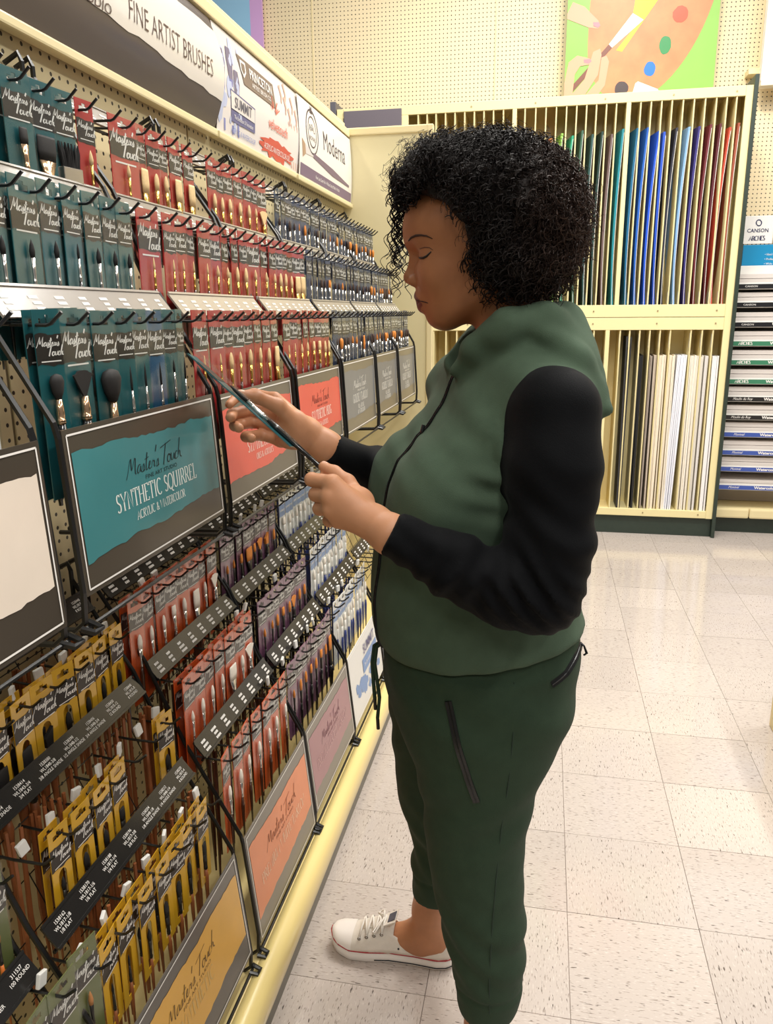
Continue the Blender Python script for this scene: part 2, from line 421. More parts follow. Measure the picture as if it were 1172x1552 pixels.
b = MB(); font_text(b, 'FINE ART STUDIO', 1.80, .083, .017, F1, .0032, 'RIGHT', 1.35); b.obj('lettering', mat('ink_warm', (96, 76, 66), .5), h1)
m_rail = mat('rail_cream', (226, 212, 166), .35, coat=.3)
MB().bbox((-.862, -.36, HZ-.016), (-.836, 2.035, HZ+.002), .004).obj('sign_rail', m_rail, h1)
# sign 2
Y2, W2 = 2.045, .70; F2 = SF(-.846, Y2, HZ, .012, HH)
h2 = empty('header_sign', (-.84, Y2+W2/2, HZ), 'white header sign with blue brushes and a red paint splash, middle of the header', 'sign')
b = MB(); curved_sheet(b, 0, W2, 0, HH, F2, .001); curved_sheet(b, 0, W2, 0, HH, F2, -.001); b.obj('panel', mat('header_white', (226, 219, 214), **m_pap), h2, True)
b = MB()
for q in range(26):
    x = rnd.uniform(.0, .17); y = rnd.uniform(.03, .235); r = rnd.uniform(.01, .03)
    b.flat([(x+r*.6*math.cos(a)*rnd.uniform(.7, 1.2), y+r*math.sin(a)*rnd.uniform(.7, 1.2)) for a in [k*PI/5 for k in range(10)]], .0018+q*.00001, F2)
tag(b.obj('paint_splash', mat('wash_blue', (186, 194, 220), .4), h2), kind='stuff')
b = MB()
for x, tip in ((.03, .20), (.085, .215), (.125, .17)):
    b.flat([(x-.016, tip), (x-.02, tip-.03), (x-.012, tip-.075), (x+.012, tip-.075), (x+.02, tip-.03), (x+.012, tip)], .0024, F2)
b.obj('painted_brush', mat('brush_blue_grey', (110, 104, 128), .4), h2)
b = MB()
for x, tip in ((.03, .20), (.085, .215), (.125, .17)):
    b.flat([(x-.012, tip-.075), (x-.004+.02, .012), (x+.004+.02, .012), (x+.012, tip-.075)], .0024, F2)
b.obj('painted_brush', mat('handle_blue', (128, 132, 186), .4), h2)
MB().flat([(.145, .219), (.435, .215), (.445, .15), (.183, .152)], .0025, F2) .obj('panel', mat('taupe', (120, 104, 92), .4), h2)
b = MB(); font_text(b, 'PRINCETON', .325, .18, .026, F2, .0032, 'CENTER', .9, .02); font_text(b, 'ARTIST BRUSH CO.', .325, .160, .012, F2, .0032, 'CENTER', 1.1); b.obj('lettering', mat('ink_white', (240, 236, 230), .5), h2)
b = MB(); b.flat([(.165, .21), (.205, .21), (.205, .185), (.185, .168), (.165, .185)], .003, F2); b.obj('shield', mat('ink_white', (240, 236, 230), .5), h2)
b = MB(); b.flat([(.172, .204), (.198, .204), (.198, .187), (.185, .176), (.172, .187)], .0033, F2)
b.obj('shield_field', mat('taupe', (120, 104, 92), .4), h2)
b = MB(); b.flat([(.076, .117), (.258, .108), (.262, .045), (.088, .042)], .0025, F2); b.obj('logo_frame', mat('ink_slate', (100, 100, 140), .4), h2)
b = MB(); b.flat([(.08, .113), (.254, .104), (.256, .070), (.084, .072)], .0028, F2); b.obj('logo_field', mat('header_white', (226, 219, 214)), h2)
b = MB(); font_text(b, 'SUMMIT', .168, .078, .026, F2, .0032, 'CENTER', .95, .015); b.obj('lettering', mat('ink_grey', (86, 84, 96), .5), h2)
b = MB(); font_text(b, 'The Evolution Of Innovation', .174, .051, .010, F2, .0032, 'CENTER', .85); b.obj('lettering', mat('ink_white', (240, 236, 230), .5), h2)
b = MB(); font_text(b, 'ACRYLIC & WATERCOLOR', .18, .016, .013, F2, .0032, 'CENTER', .8); b.obj('lettering', mat('ink_blue', (130, 140, 190), .5), h2)
b = MB(); script_text(b, 'outouch', .37, .085, .04, F2, .0032, .07, slant=.0); MBX = b
b = MB(); font_text(b, 'velvetouch', .46, .085, .030, F2, .0032, 'CENTER', .95, .008)
for q in range(9):
    a = rnd.uniform(.4, 2.7); r0 = .02; r1 = rnd.uniform(.035, .06)
    ribbon(b, [(.42+r0*math.cos(a), .125+r0*math.sin(a)), (.42+r1*math.cos(a), .125+r1*math.sin(a))], lambda dx, dy, t: .002, .0032, F2)
b.obj('lettering', mat('ink_coral', (214, 112, 92), .5), h2)
b = MB()
pts = [(.46+(.15+.025*math.sin(k*2.3)+rnd.uniform(-.012, .012))*math.cos(k*2*PI/28), .035+(.026+.006*math.sin(k*3.1)+rnd.uniform(-.006, .006))*math.sin(k*2*PI/28)) for k in range(28)]
b.flat(pts, .0026, F2); b.obj('paint_splash', mat('splash_red', (204, 84, 66), .4), h2)
b = MB(); font_text(b, 'ACRYLIC-WATERCOLOR-OIL', .46, .024, .016, F2, .0032, 'CENTER', .8); b.obj('lettering', mat('ink_white', (240, 236, 230), .5), h2)
b = MB()
for k, (x, y) in enumerate(((.50, .20), (.535, .175), (.57, .15), (.605, .19), (.545, .215), (.64, .16))):
    ribbon(b, [(x, y+.03), (x+.012, y), (x+.004, y-.02)], lambda dx, dy, t: .009*(1-.6*t), .0024, F2)
for k in range(4):
    ribbon(b, [(.56+.03*k, .14), (.61+.022*k, .01)], lambda dx, dy, t: .003, .0024, F2)
b.obj('painted_brush', mat('brush_coral', (214, 168, 152), .4), h2)
MB().bbox((-.862, Y2, HZ-.016), (-.836, Y2+W2-.03, HZ+.002), .004).obj('sign_rail', m_rail, h2)
# sign 3
Y3, W3 = 2.715, .73; F3 = SF(-.838, Y3, HZ-.004, .006, HH)
h3 = empty('header_sign', (-.84, Y3+W3/2, HZ), 'white header sign lettered Moderna with a purple brush, farthest along the header', 'sign')
b = MB(); curved_sheet(b, 0, W3, 0, HH, F3, .001); curved_sheet(b, 0, W3, 0, HH, F3, -.001); b.obj('panel', mat('header_white3', (232, 226, 220), **m_pap), h3, True)
b = MB(); font_text(b, 'Moderna', .455, .135, .066, F3, .002, 'CENTER', .95, -.01); b.obj('lettering', mat('ink_dark', (66, 56, 64), .5), h3)
b = MB()
for r, wd in ((.072, .003), (.05, .002)):
    ribbon(b, arc(.155, .165, r, r*.98, 0, 360, 30), lambda dx, dy, t: wd, .002, F3)
font_text(b, 'R', .132, .165, .022, F3, .002); font_text(b, '&', .156, .170, .022, F3, .002); font_text(b, 'L', .18, .165, .022, F3, .002); font_text(b, 'ROYAL', .155, .138, .013, F3, .002, 'CENTER', 1.2)
b.flat([(.14, .225), (.15, .252), (.156, .235), (.164, .252), (.172, .225)], .002, F3)
b.obj('emblem', mat('ink_dark', (66, 56, 64), .5), h3)
MB().flat([(.028, .124), (.062, .112), (.07, .082), (.036, .066)], .002, F3).obj('painted_brush', mat('bristle_tan', (170, 140, 112), .5), h3)
MB().flat([(.062, .112), (.16, .098), (.16, .086), (.07, .082)], .002, F3).obj('painted_brush', mat('ferrule_print', (206, 200, 196), .4), h3)
MB().flat([(.16, .1), (.42, .088), (.68, .066), (.68, .058), (.42, .062), (.16, .084)], .0022, F3).obj('painted_brush', mat('handle_mauve', (112, 92, 110), .4), h3)
MB().flat([(.012, .046), (.72, .040), (.72, .006), (.012, .008)], .002, F3).obj('colour_band', mat('band_mauve', (112, 92, 116), .4), h3)
b = MB(); font_text(b, 'New Look, Same Feel - Without Limits, Made for Artists', .36, .02, .012, F3, .0026, 'CENTER', .85); b.obj('lettering', mat('ink_white', (240, 236, 230), .5), h3)
MB().bbox((-.856, Y3-.03, HZ-.02), (-.828, Y3+W3, HZ-.003), .004).obj('sign_rail', m_rail, h3)

# ================================================================== BRUSH RACKS
DX, DZ = .086, .16
UP = dict(x=-.722, z=1.735)      # front card plane of the top tier
LO = dict(x=-.738, z=.895)
def tier_x(B, k): return B['x']+DX*k-(.018 if k == 2 else 0)
def tier_z(B, k): return B['z']-DZ*k
hook_me = None
def hook_mesh():
    b = MB(); b.tube([(-.07, 0, .006), (-.04, 0, .003), (.006, 0, .002), (.012, 0, .004), (.027, 0, .017)], .0023, 5); return b.mesh('hook', m_black)
hook_me = hook_mesh()
tag_me = MB().bbox((-.003, -.008, -.010), (.003, .008, .010), .0015).mesh('hook_tag', m_white)
sign_cols = {}
def rack_sign(root, y0, y1, zt, zb, xt, xb, col, edge, title, subs, logo_col, title_col, seed, blank=False, plain=None):
    W_, H_ = y1-y0, zt-zb; F = SF(xt, y0, zb, None, H_, xb-xt)
    p = MB().prism([(0, 0), (W_, 0), (W_, H_), (0, H_)], -.002, 0, F).obj('sign_panel', mat('sign_edge_%s' % seed, edge, .3, coat=.4), root)
    r = random.Random(seed)
    if col:
        b = MB(); n = 36
        strip_faces(b, torn(.012, W_-.012, H_*.86, H_*.83, .0022, n, r), torn(.012, W_-.012, H_*.19, H_*.24, .0022, n, r), .0006, F)
        b.obj('paint_stroke', mat('sign_paint_%s' % seed, col, .32, coat=.4, noise=.05, nscale=14), p)
    b = MB(); q = .007
    loop = [(q, q), (W_-q, q), (W_-q, H_-q), (q, H_-q), (q, q)]
    for a, c in zip(loop[:-1], loop[1:]): ribbon(b, [a, c], lambda dx, dy, t: .0012, .0009, F)
    b.obj('white_border', mat('ink_white', (240, 236, 230), .5), p)
    if not blank:
        b = MB(); lh = H_*.135; wd = script_width("Master's Touch", lh)
        script_text(b, "Master's Touch", W_/2-wd/2-.005, H_*.60, lh, F, .001, .038)
        font_text(b, 'FINE ART STUDIO', W_/2+.01, H_*.545, H_*.028, F, .001, 'CENTER', 1.5)
        b.obj('lettering', mat('ink_%d_%d_%d' % logo_col, logo_col, .5), p)
        b = MB()
        if title:
            wmax = W_*.74; tw = sum((.42 if c == ' ' else SERIF[c][0]+.1) for c in title)*.8
            th = min(H_*.115, wmax/tw)
            serif_text(b, title, W_/2, H_*.40, th, F, .001, .8, .1, .95)
            for i, sline in enumerate(subs): serif_text(b, sline, W_/2, H_*(.30-.075*i), H_*.058, F, .001, .8, .12, 1.05)
            b.obj('lettering', mat('ink_%d_%d_%d' % title_col, title_col, .5), p)
    return p
def label_text(b, y, z, F, lines, h=.0052):
    for i, t in enumerate(lines): font_text(b, t, y, z-i*h*1.45, h, F, .0006, 'CENTER', .95, .01)
def price_strip(root, y0, y1, x, z, n, near=None, tone=(40, 38, 37), hh=.038):
    """tilted label holder: leans back by 40 degrees, bottom edge at (x, z-...)"""
    ca, sa = math.cos(math.radians(38)), math.sin(math.radians(38))
    F = lambda u, v, d: (x-v*sa+d*ca, y0+u, z+v*ca+d*sa)
    W_ = y1-y0
    b = MB(); b.prism([(0, -hh/2), (W_, -hh/2), (W_, hh/2), (0, hh/2)], -.003, 0, F)
    b.prism([(0, -hh/2-.002), (W_, -hh/2-.002), (W_, -hh/2+.002), (0, -hh/2+.002)], 0, .002, F)
    b.prism([(0, hh/2-.002), (W_, hh/2-.002), (W_, hh/2+.002), (0, hh/2+.002)], 0, .002, F)
    s = b.obj('price_strip', mat('strip_%d' % tone[0], tone, .26, coat=.35), root)
    b = MB(); g = random.Random(int(y0*1000)+int(z*1000))
    for i in range(n):
        u = W_*(i+.5)/n
        if near and i < len(near): label_text(b, u, .006, F, near[i])
        else:
            for k in range(3):
                wd = g.uniform(.006, .010); a = u-wd; top_ = .0085-k*.0088
                while a < u+wd:
                    q = g.uniform(.0014, .0034); b.flat([(a, top_-g.uniform(.0042, .0052)), (a+q, top_-.0050), (a+q, top_), (a, top_)], .0006, F); a += q+.0007
    tag(b.obj('price_labels', mat('ink_white', (240, 236, 230), .5), s), kind='stuff')
    bar = MB().tube([(x+.004, y0, z-hh*.55), (x+.004, y1, z-hh*.55)], .003, 6).obj('tier_bar', m_black, root)
def rack(y0, y1, B, label, tiers=3, zsign=(1.292, 1.085), xsign=(-.545, -.532), foot=True, hooks=8, near=None, tones=None, grid=False, hz=0):
    root = empty('brush_rack', (PEGX, (y0+y1)/2, B['z']-.25), label, 'rack', 'wire brush racks on the gondola')
    for y in (y0+.004, y1-.004):
        b = MB()
        x3, z3 = tier_x(B, 2), tier_z(B, 2)
        b.tube([(PEGX+.004, y, B['z']+.075), (PEGX+.03, y, B['z']+.088), (PEGX+.035, y, B['z']+.075), (PEGX+.036, y, B['z']-.02)], .0045, 6)
        b.tube([(PEGX+.034, y, B['z']+.06), (tier_x(B, 1)-.075, y, tier_z(B, 1)+.045), (x3-.075, y, z3+.04), (xsign[0]-.006, y, zsign[0]+.008), (xsign[0]-.002, y, zsign[0]-.01), (xsign[1]-.004, y, zsign[1]+.01), (xsign[1]-.006, y, zsign[1]-.028), (xsign[1]-.02, y, zsign[1]-.04), (PEGX+.008, y, zsign[1]-.05)], .0042, 6)
        b.obj('side_bar', m_black, root)
        if foot:
            MB().tube([(xsign[1]-.006, y-.008, zsign[1]-.034), (xsign[1]+.01, y-.006, zsign[1]-.038), (xsign[1]+.012, y+.006, zsign[1]-.036), (xsign[1]-.006, y+.008, zsign[1]-.03)], .0045, 6).obj('foot_loop', m_black, root)
    MB().tube([(xsign[1]-.004, y0, zsign[1]-.036), (xsign[1]-.004, y1, zsign[1]-.036)], .003, 6).obj('tier_bar', m_black, root)
    for k in range(tiers):
        x, z = B['x']+DX*k-.064, tier_z(B, k)+.022
        price_strip(root, y0+.008, y1-.008, x, z, hooks, near[k] if near else None, tones[k] if tones else (36, 34, 33), .046 if tones else .038)
        for i in range(hooks):
            hk = bpy.data.objects.new('hook', hook_me); COL.objects.link(hk); hk.parent = root
            hk.location = Vector((tier_x(B, k), y0+(y1-y0)*(i+.5)/hooks, tier_z(B, k)-.008+hz))-root.location
            if hooks == 7 or (grid and random.random() < .3):
                tg_ = bpy.data.objects.new('hook_tag', tag_me); COL.objects.link(tg_); tg_.parent = root
                tg_.location = Vector((tier_x(B, k)-.024, y0+(y1-y0)*(i+.5)/hooks+.004, tier_z(B, k)+.012+hz))-root.location; tg_.rotation_euler = (random.uniform(-.3, .3), random.uniform(-.2, .2), random.uniform(-.4, .4))
    if grid:
        b = MB()
        for i in range(6):
            y = y0+.01+(y1-y0-.02)*i/5
            b.tube([(PEGX+.012, y, B['z']+.03), (xsign[0]-.09, y, zsign[0]+.02)], .0012, 4, False)
        for i in range(9):
            t = i/8; x = PEGX+.012+(xsign[0]-.09-PEGX-.012)*t; z = B['z']+.03+(zsign[0]+.02-B['z']-.03)*t
            b.tube([(x, y0, z), (x, y1, z)], .0012, 4, False)
        tag(b.obj('wire_grid', m_black, root), kind='stuff')
    return root
GREY = (92, 86, 76)
lt = (150, 142, 130)
U = []
r = rack(.37, .765, UP, 'wire brush rack with a cream painted sign at the left edge', tones=(lt, lt, (158, 150, 142))); U.append(r)
rack_sign(r, .375, .757, 1.288, 1.072, -.540, -.530, (236, 222, 206), (70, 62, 54), None, (), (40, 40, 40), (240, 240, 240), 11, True)
r = rack(.80, 1.243, UP, 'wire brush rack with the teal sign lettered SYNTHETIC SQUIRREL', tones=(lt, lt, (158, 150, 142))); U.append(r)
rack_sign(r, .808, 1.234, 1.291, 1.088, -.545, -.534, (66, 132, 136), (78, 70, 60), 'SYNTHETIC SQUIRREL', ('ACRYLIC & WATERCOLOR',), (24, 44, 48), (226, 232, 226), 12)
r = rack(1.262, 1.678, UP, 'wire brush rack with the red sign just behind the held pack', tones=(lt, lt, (170, 160, 146))); U.append(r)
rack_sign(r, 1.268, 1.668, 1.285, 1.088, -.55, -.538, (226, 92, 76), (104, 96, 82), 'SYNTHETIC HOG', ('OILS & ACRYLICS',), (120, 50, 44), (244, 226, 214), 13)
r = rack(1.695, 2.098, UP, 'wire brush rack with the second, farther red sign', tones=(lt, lt, (170, 160, 146))); U.append(r)
rack_sign(r, 1.70, 2.09, 1.286, 1.09, -.55, -.54, (226, 92, 76), (112, 104, 88), 'SYNTHETIC HOG', ('OILS & ACRYLICS',), (120, 50, 44), (244, 226, 214), 14)
for i, (a, c, nm) in enumerate(((2.112, 2.545, 'wire brush rack with grey sign, nearest of three grey ones'), (2.553, 2.94, 'wire brush rack with grey sign, middle of three grey ones'), (2.95, 3.345, 'wire brush rack with grey sign, farthest of three grey ones'))):
    r = rack(a, c, UP, nm, tones=(lt, lt, (150, 138, 112))); U.append(r)
    rack_sign(r, a+.004, c-.006, 1.288, 1.083, -.55, -.542, (122, 124, 126), (124, 116, 98), 'GOLDEN TAKLON', ('OIL, ACRYLIC', '& WATERCOLOR'), (226, 224, 216), (226, 224, 216), 15+i)
ZS, XS = (.412, .18), (-.548, -.524)
nearB = [["1538372","WL1848-1/4","1/4 ANGLE SHADE"],["1538414","WL1843-3/4","3/4 FLAT"],["1538380","WL1848-3/8","3/8 ANGLE SHADE"],["1538398","WL1848-1/2","1/2 ANGLE SHADE"],["1538406","WL1848-3/4","3/4 ANGLE SHADE"],["1538430","WL1815-12","12 ROUND"],["1538448","WL1815-8","8 ROUND"]]
nearC = [["1538162","WL1817-1/8","1/8 FLAT"],["1538170","WL1817-1/6","1/6 FLAT"],["1538188","WL1817-1/4","1/4 FLAT"],["1538196","WL1817-3/8","3/8 FLAT"],["1538204","WL1848-1/8","1/8 ANGLE SHADE"],["1538212","WL1848-1/4","1/4 ANGLE SHADE"],["1538220","WL1815-4","4 ROUND"]]
nearO = [["311527","VL-L1","1 LINER"]]*6+[["311537","VL-L1","1 LINER"],["311537","100 ROUND",""]]
Lr = []
r = rack(.34, .752, LO, 'wire brush rack of olive packs at the bottom left corner', zsign=ZS, xsign=XS, near=[nearO]*3, grid=True); Lr.append(r)
rack_sign(r, .346, .746, ZS[0], ZS[1], XS[0], XS[1], (128, 130, 70), GREY, None, (), (60, 60, 40), (190, 190, 150), 21)
r = rack(.775, 1.222, LO, 'wire brush rack with the yellow sign at the lower left', zsign=ZS, xsign=XS, near=[nearB, nearB, nearC], hooks=7, grid=True, hz=-.034); Lr.append(r)
rack_sign(r, .782, 1.214, ZS[0]+.004, ZS[1]+.012, XS[0], XS[1], (222, 168, 66), (92, 88, 82), 'SYNTHETIC', (), (110, 82, 40), (206, 172, 108), 22)
r = rack(1.258, 1.668, LO, 'wire brush rack with the orange sign near the floor', zsign=ZS, xsign=XS, grid=True); Lr.append(r)
rack_sign(r, 1.264, 1.66, ZS[0], ZS[1]-.012, XS[0], XS[1], (224, 128, 74), (110, 104, 92), 'PREMIUM WHITE TAKLON', (), (140, 74, 44), (244, 206, 176), 23)
r = rack(1.672, 2.092, LO, 'wire brush rack with the mauve sign near the floor', zsign=ZS, xsign=XS, grid=True); Lr.append(r)
rack_sign(r, 1.677, 2.085, ZS[0], ZS[1]+.006, XS[0], XS[1], (156, 104, 112), (112, 106, 94), 'PREMIUM GOLD TAKLON', (), (112, 66, 78), (206, 168, 168), 24)
r = rack(2.1, 2.53, LO, 'wire brush rack with the white and blue sign by the person', zsign=ZS, xsign=XS, grid=True); Lr.append(r)
p_ = rack_sign(r, 2.105, 2.522, ZS[0], ZS[1]+.006, XS[0], XS[1], None, (226, 226, 222), None, (), (0, 0, 0), (0, 0, 0), 25, True)
Fs = SF(XS[0], 2.105, ZS[1]+.006, None, .226, XS[1]-XS[0])
b = MB(); g = random.Random(5)
for q in range(16):
    x, y = g.uniform(.05, .37), g.uniform(.02, .1); b.flat([(x+.022*math.cos(a)*g.uniform(.6, 1.2), y+.016*math.sin(a)*g.uniform(.6, 1.2)) for a in [k*PI/4 for k in range(8)]], .0006+q*1e-5, Fs)
b.flat([(.16, .15), (.36, .15), (.36, .105), (.16, .105)], .0012, Fs); tag(b.obj('paint_splash', mat('summit_blue', (120, 150, 196), .4), p_), kind='stuff')
b = MB(); font_text(b, 'SUMMIT', .26, .162, .03, Fs, .002, 'CENTER', 1.0, .02); b.obj('lettering', mat('ink_slate', (100, 100, 140), .4), p_)
b = MB(); font_text(b, 'The Evolution Of Innovation', .26, .122, .012, Fs, .002, 'CENTER', .85); b.obj('lettering', mat('ink_white', (240, 236, 230), .5), p_)
r = rack(2.545, 2.95, LO, 'wire brush rack mostly hidden behind the person', zsign=ZS, xsign=XS, grid=True); Lr.append(r)
rack_sign(r, 2.55, 2.945, ZS[0], ZS[1], XS[0], XS[1], (226, 226, 222), (190, 196, 206), None, (), (0, 0, 0), (0, 0, 0), 26, True)

# ================================================================== BRUSH PACKS
def brush_meshes(kind, bl, bc, fc, hc):
    """bristles, ferrule and handle as three meshes; origin at the ferrule top, brush pointing up; in the Y-Z plane"""
    out = {}
    def flatloft(sec, n=10):
        return [[(rx*math.cos(2*PI*k/n), ry*math.sin(2*PI*k/n), z) for k in range(n)] for z, ry, rx in sec]
    P = dict(round=(.0032, .022, .034, .10), thin=(.0018, .020, .030, .10), liner=(.0016, .034, .03, .10), flat=(.008, .022, .034, .10), bigflat=(.019, .034, .046, .09),
             filbert=(.0065, .030, .036, .1), wideflat=(.014, .042, .05, .09), mop=(.011, .030, .03, .1), bigmop=(.019, .042, .05, .09), fan=(.024, .032, .03, .1), multi=(.02, .035, .05, .07), angle=(.010, .030, .03, .1))
    w_, lb, lf, lh = P[kind]
    fr = max(.0022, min(w_*.42, .0055))
    b = MB()
    if kind in ('round', 'thin', 'liner'):
        b.loft(flatloft([(0, w_*.9, w_*.9), (lb*.35, w_*1.15, w_*1.15), (lb*.7, w_*.75, w_*.75), (lb, .0003, .0003)], 8))
    elif kind in ('flat', 'bigflat', 'wideflat'):
        b.loft(flatloft([(0, w_*.86, .003), (lb*.4, w_, .0034), (lb*.9, w_*.98, .0022), (lb, w_*.93, .0012)], 12))
    elif kind == 'filbert':
        b.loft(flatloft([(0, w_*.8, .003), (lb*.45, w_, .0034), (lb*.75, w_*.86, .0026), (lb*.93, w_*.5, .0014), (lb, w_*.15, .0006)], 12))
    elif kind in ('mop', 'bigmop'):
        b.loft(flatloft([(0, w_*.32, w_*.3), (lb*.3, w_*.75, w_*.45), (lb*.7, w_*1.0, w_*.5), (lb*.92, w_*.75, w_*.35), (lb, w_*.2, w_*.1)], 12))
    elif kind == 'fan':
        n = 14; pts = [(-.003, 0), (.003, 0)]
        g = random.Random(2)
        rim = [(w_*math.sin(math.radians(-62+124*i/n)), lb*(.62+.38*math.cos(math.radians(-62+124*i/n)))+g.uniform(-.0012, .0012)) for i in range(n+1)]
        poly = [(-.003, 0)]+rim+[(.003, 0)]
        b.prism(poly[::-1], -.0012, .0012, lambda x, y, z: (z, x, y))
    elif kind == 'angle':
        b.prism([(-w_*.7, 0), (w_*.7, 0), (w_*1.1, lb), (-w_*.9, lb*.55)], -.003, .003, lambda x, y, z: (z, x, y))
    elif kind == 'multi':
        g = random.Random(9)
        for i in range(7):
            y = -.016+.0053*i; b.loft([[(.004*math.cos(2*PI*k/5)*q+g.uniform(-.001, .001), y+.0026*q*math.sin(2*PI*k/5)+(y*.35+g.uniform(-.002, .002))*t, t*lb) for k in range(5)] for t, q in ((0, 1), (.6, .9), (1, .3))])
    out['bristles'] = b.mesh('bristles', bc, kind not in ('multi', 'fan', 'angle'))
    b = MB()
    if kind == 'multi':
        b.bbox((-.005, -.021, -.05), (.005, .021, 0), .001); lf = .05
    else:
        wt = w_*.88 if kind in ('flat', 'bigflat', 'wideflat', 'filbert') else (w_*.9 if kind in ('round', 'thin', 'liner') else min(w_*.34, .0045)); tt = .0032 if kind in ('flat', 'bigflat', 'wideflat', 'filbert') else wt
        b.loft(flatloft([(0, wt, tt), (-lf*.55, fr*1.1, fr*1.05), (-lf*.80, fr, fr), (-lf*.82, fr*1.2, fr*1.2), (-lf*.85, fr*1.2, fr*1.2), (-lf*.87, fr, fr), (-lf*.91, fr*1.2, fr*1.2), (-lf*.94, fr*1.2, fr*1.2), (-lf, fr, fr)], 10))
    out['ferrule'] = b.mesh('ferrule', fc, kind != 'multi')
    b = MB()
    b.loft(flatloft([(-lf, fr, fr), (-lf-lh*.18, fr*1.5, fr*1.5), (-lf-lh*.5, fr*1.1, fr*1.1), (-lf-lh, fr*.55, fr*.55)], 8))
    out['handle'] = b.mesh('handle', hc, True)
    return out, lb
m_gold = mat('ferrule_gold', (214, 176, 96), .2, metal=.9); m_silver = mat('ferrule_silver', (216, 212, 206), .18, metal=.9); m_copper = mat('ferrule_copper', (226, 188, 150), .18, metal=.9)
m_nickel = mat('ferrule_dark', (60, 56, 52), .3, metal=.6)
h_black = mat('handle_black', (22, 20, 20), .18, coat=.6); h_brown = mat('handle_brown', (74, 44, 30), .2, coat=.6); h_wood = mat('handle_wood', (150, 88, 50), .45, noise=.15); h_white = mat('handle_white', (232, 230, 222), .3, coat=.3); h_navy = mat('handle_navy', (46, 60, 120), .3, coat=.4)
h_ochre = mat('handle_orange', (222, 120, 50), .35, coat=.3)
b_black = mat('bristle_black', (24, 21, 20), .7, noise=.25, nscale=200); b_tan = mat('bristle_hog', (226, 196, 144), .7, noise=.1, nscale=200); b_white = mat('bristle_white', (240, 232, 220), .6, noise=.06, nscale=200); b_gold = mat('bristle_gold', (214, 130, 50), .6, noise=.12, nscale=200); b_brown = mat('bristle_brown', (176, 120, 70), .7, noise=.2, nscale=200)
m_band = mat('band_dark', (42, 35, 32), .4, coat=.1); m_inkw = mat('ink_white', (240, 236, 230), .5); m_inkc = mat('ink_cream', (222, 206, 170), .5)
def sleeve_mat():
    m = bpy.data.materials.new('clear_sleeve'); m.use_nodes = True; N, L = m.node_tree.nodes, m.node_tree.links
    N.remove(N['Principled BSDF']); t = N.new('ShaderNodeBsdfTransparent'); g = N.new('ShaderNodeBsdfGlossy'); g.inputs['Roughness'].default_value = .22
    x = N.new('ShaderNodeMixShader'); fr = N.new('ShaderNodeLayerWeight'); fr.inputs[0].default_value = .25
    r = N.new('ShaderNodeMapRange'); r.inputs[3].default_value = .006; r.inputs[4].default_value = .2; L.new(fr.outputs['Facing'], r.inputs[0]); L.new(r.outputs[0], x.inputs[0])
    t.inputs[0].default_value = (.97, .98, .98, 1)
    L.new(t.outputs[0], x.inputs[1]); L.new(g.outputs[0], x.inputs[2]); L.new(x.outputs[0], N['Material Output'].inputs[0]); return m
m_sleeve = sleeve_mat()
# kind: card colour, band, tier styles
CARD = dict(teal=(26, 92, 98), red=(182, 44, 46), navy=(44, 64, 100), steel=(40, 58, 92), yellow=(214, 164, 34), rust=(214, 86, 30), mauve=(122, 76, 104), white=(240, 238, 234), olive=(106, 114, 66), blue=(30, 86, 124))
CARDN = dict(teal='teal', red='red', navy='navy', steel='navy', yellow='yellow', rust='rust orange', mauve='mauve', white='white and blue', olive='olive green', blue='petrol blue')
STY = dict(teal=(b_black, m_copper, h_black), blue=(b_black, m_silver, h_black), red=(b_tan, m_gold, h_brown), navy=(b_gold, m_silver, h_black), steel=(mat('bristle_umber', (64, 44, 34), .7, noise=.2, nscale=200), m_silver, h_black), yellow=(b_black, m_nickel, h_wood), rust=(b_white, m_silver, h_brown), mauve=(b_gold, m_nickel, h_black), white=(b_white, h_white, h_navy), olive=(b_brown, m_nickel, h_ochre))
BR = dict(round='small round brush', thin='thin pointed brush', liner='long liner brush', flat='flat brush', bigflat='large flat brush', filbert='rounded filbert brush', wideflat='wide flat brush', mop='small mop brush', bigmop='large mop brush', fan='fan brush', multi='row of loose brushes', angle='slanted brush')
BCN = dict(teal='black', blue='black', red='tan', navy='golden', steel='dark brown', yellow='black', rust='white', mauve='orange', white='white', olive='brown')
PROTO = {}
BRM = {}
SCR = {}
def small_logo(w_):
    if w_ not in SCR:
        b = MB(); F = lambda x, y, z: (z, x, y); hh = w_*.26
        script_text(b, "Master's", -w_*.47, -.028, hh, F, 0, .075, False); script_text(b, 'Touch', -w_*.10, -.028-hh*1.0, hh, F, 0, .075, False)
        b.flat([(-w_*.36, -.030-hh*1.35), (w_*.40, -.030-hh*1.35), (w_*.40, -.030-hh*1.48), (-w_*.36, -.030-hh*1.48)], 0, F)
        SCR[w_] = b
    return SCR[w_]
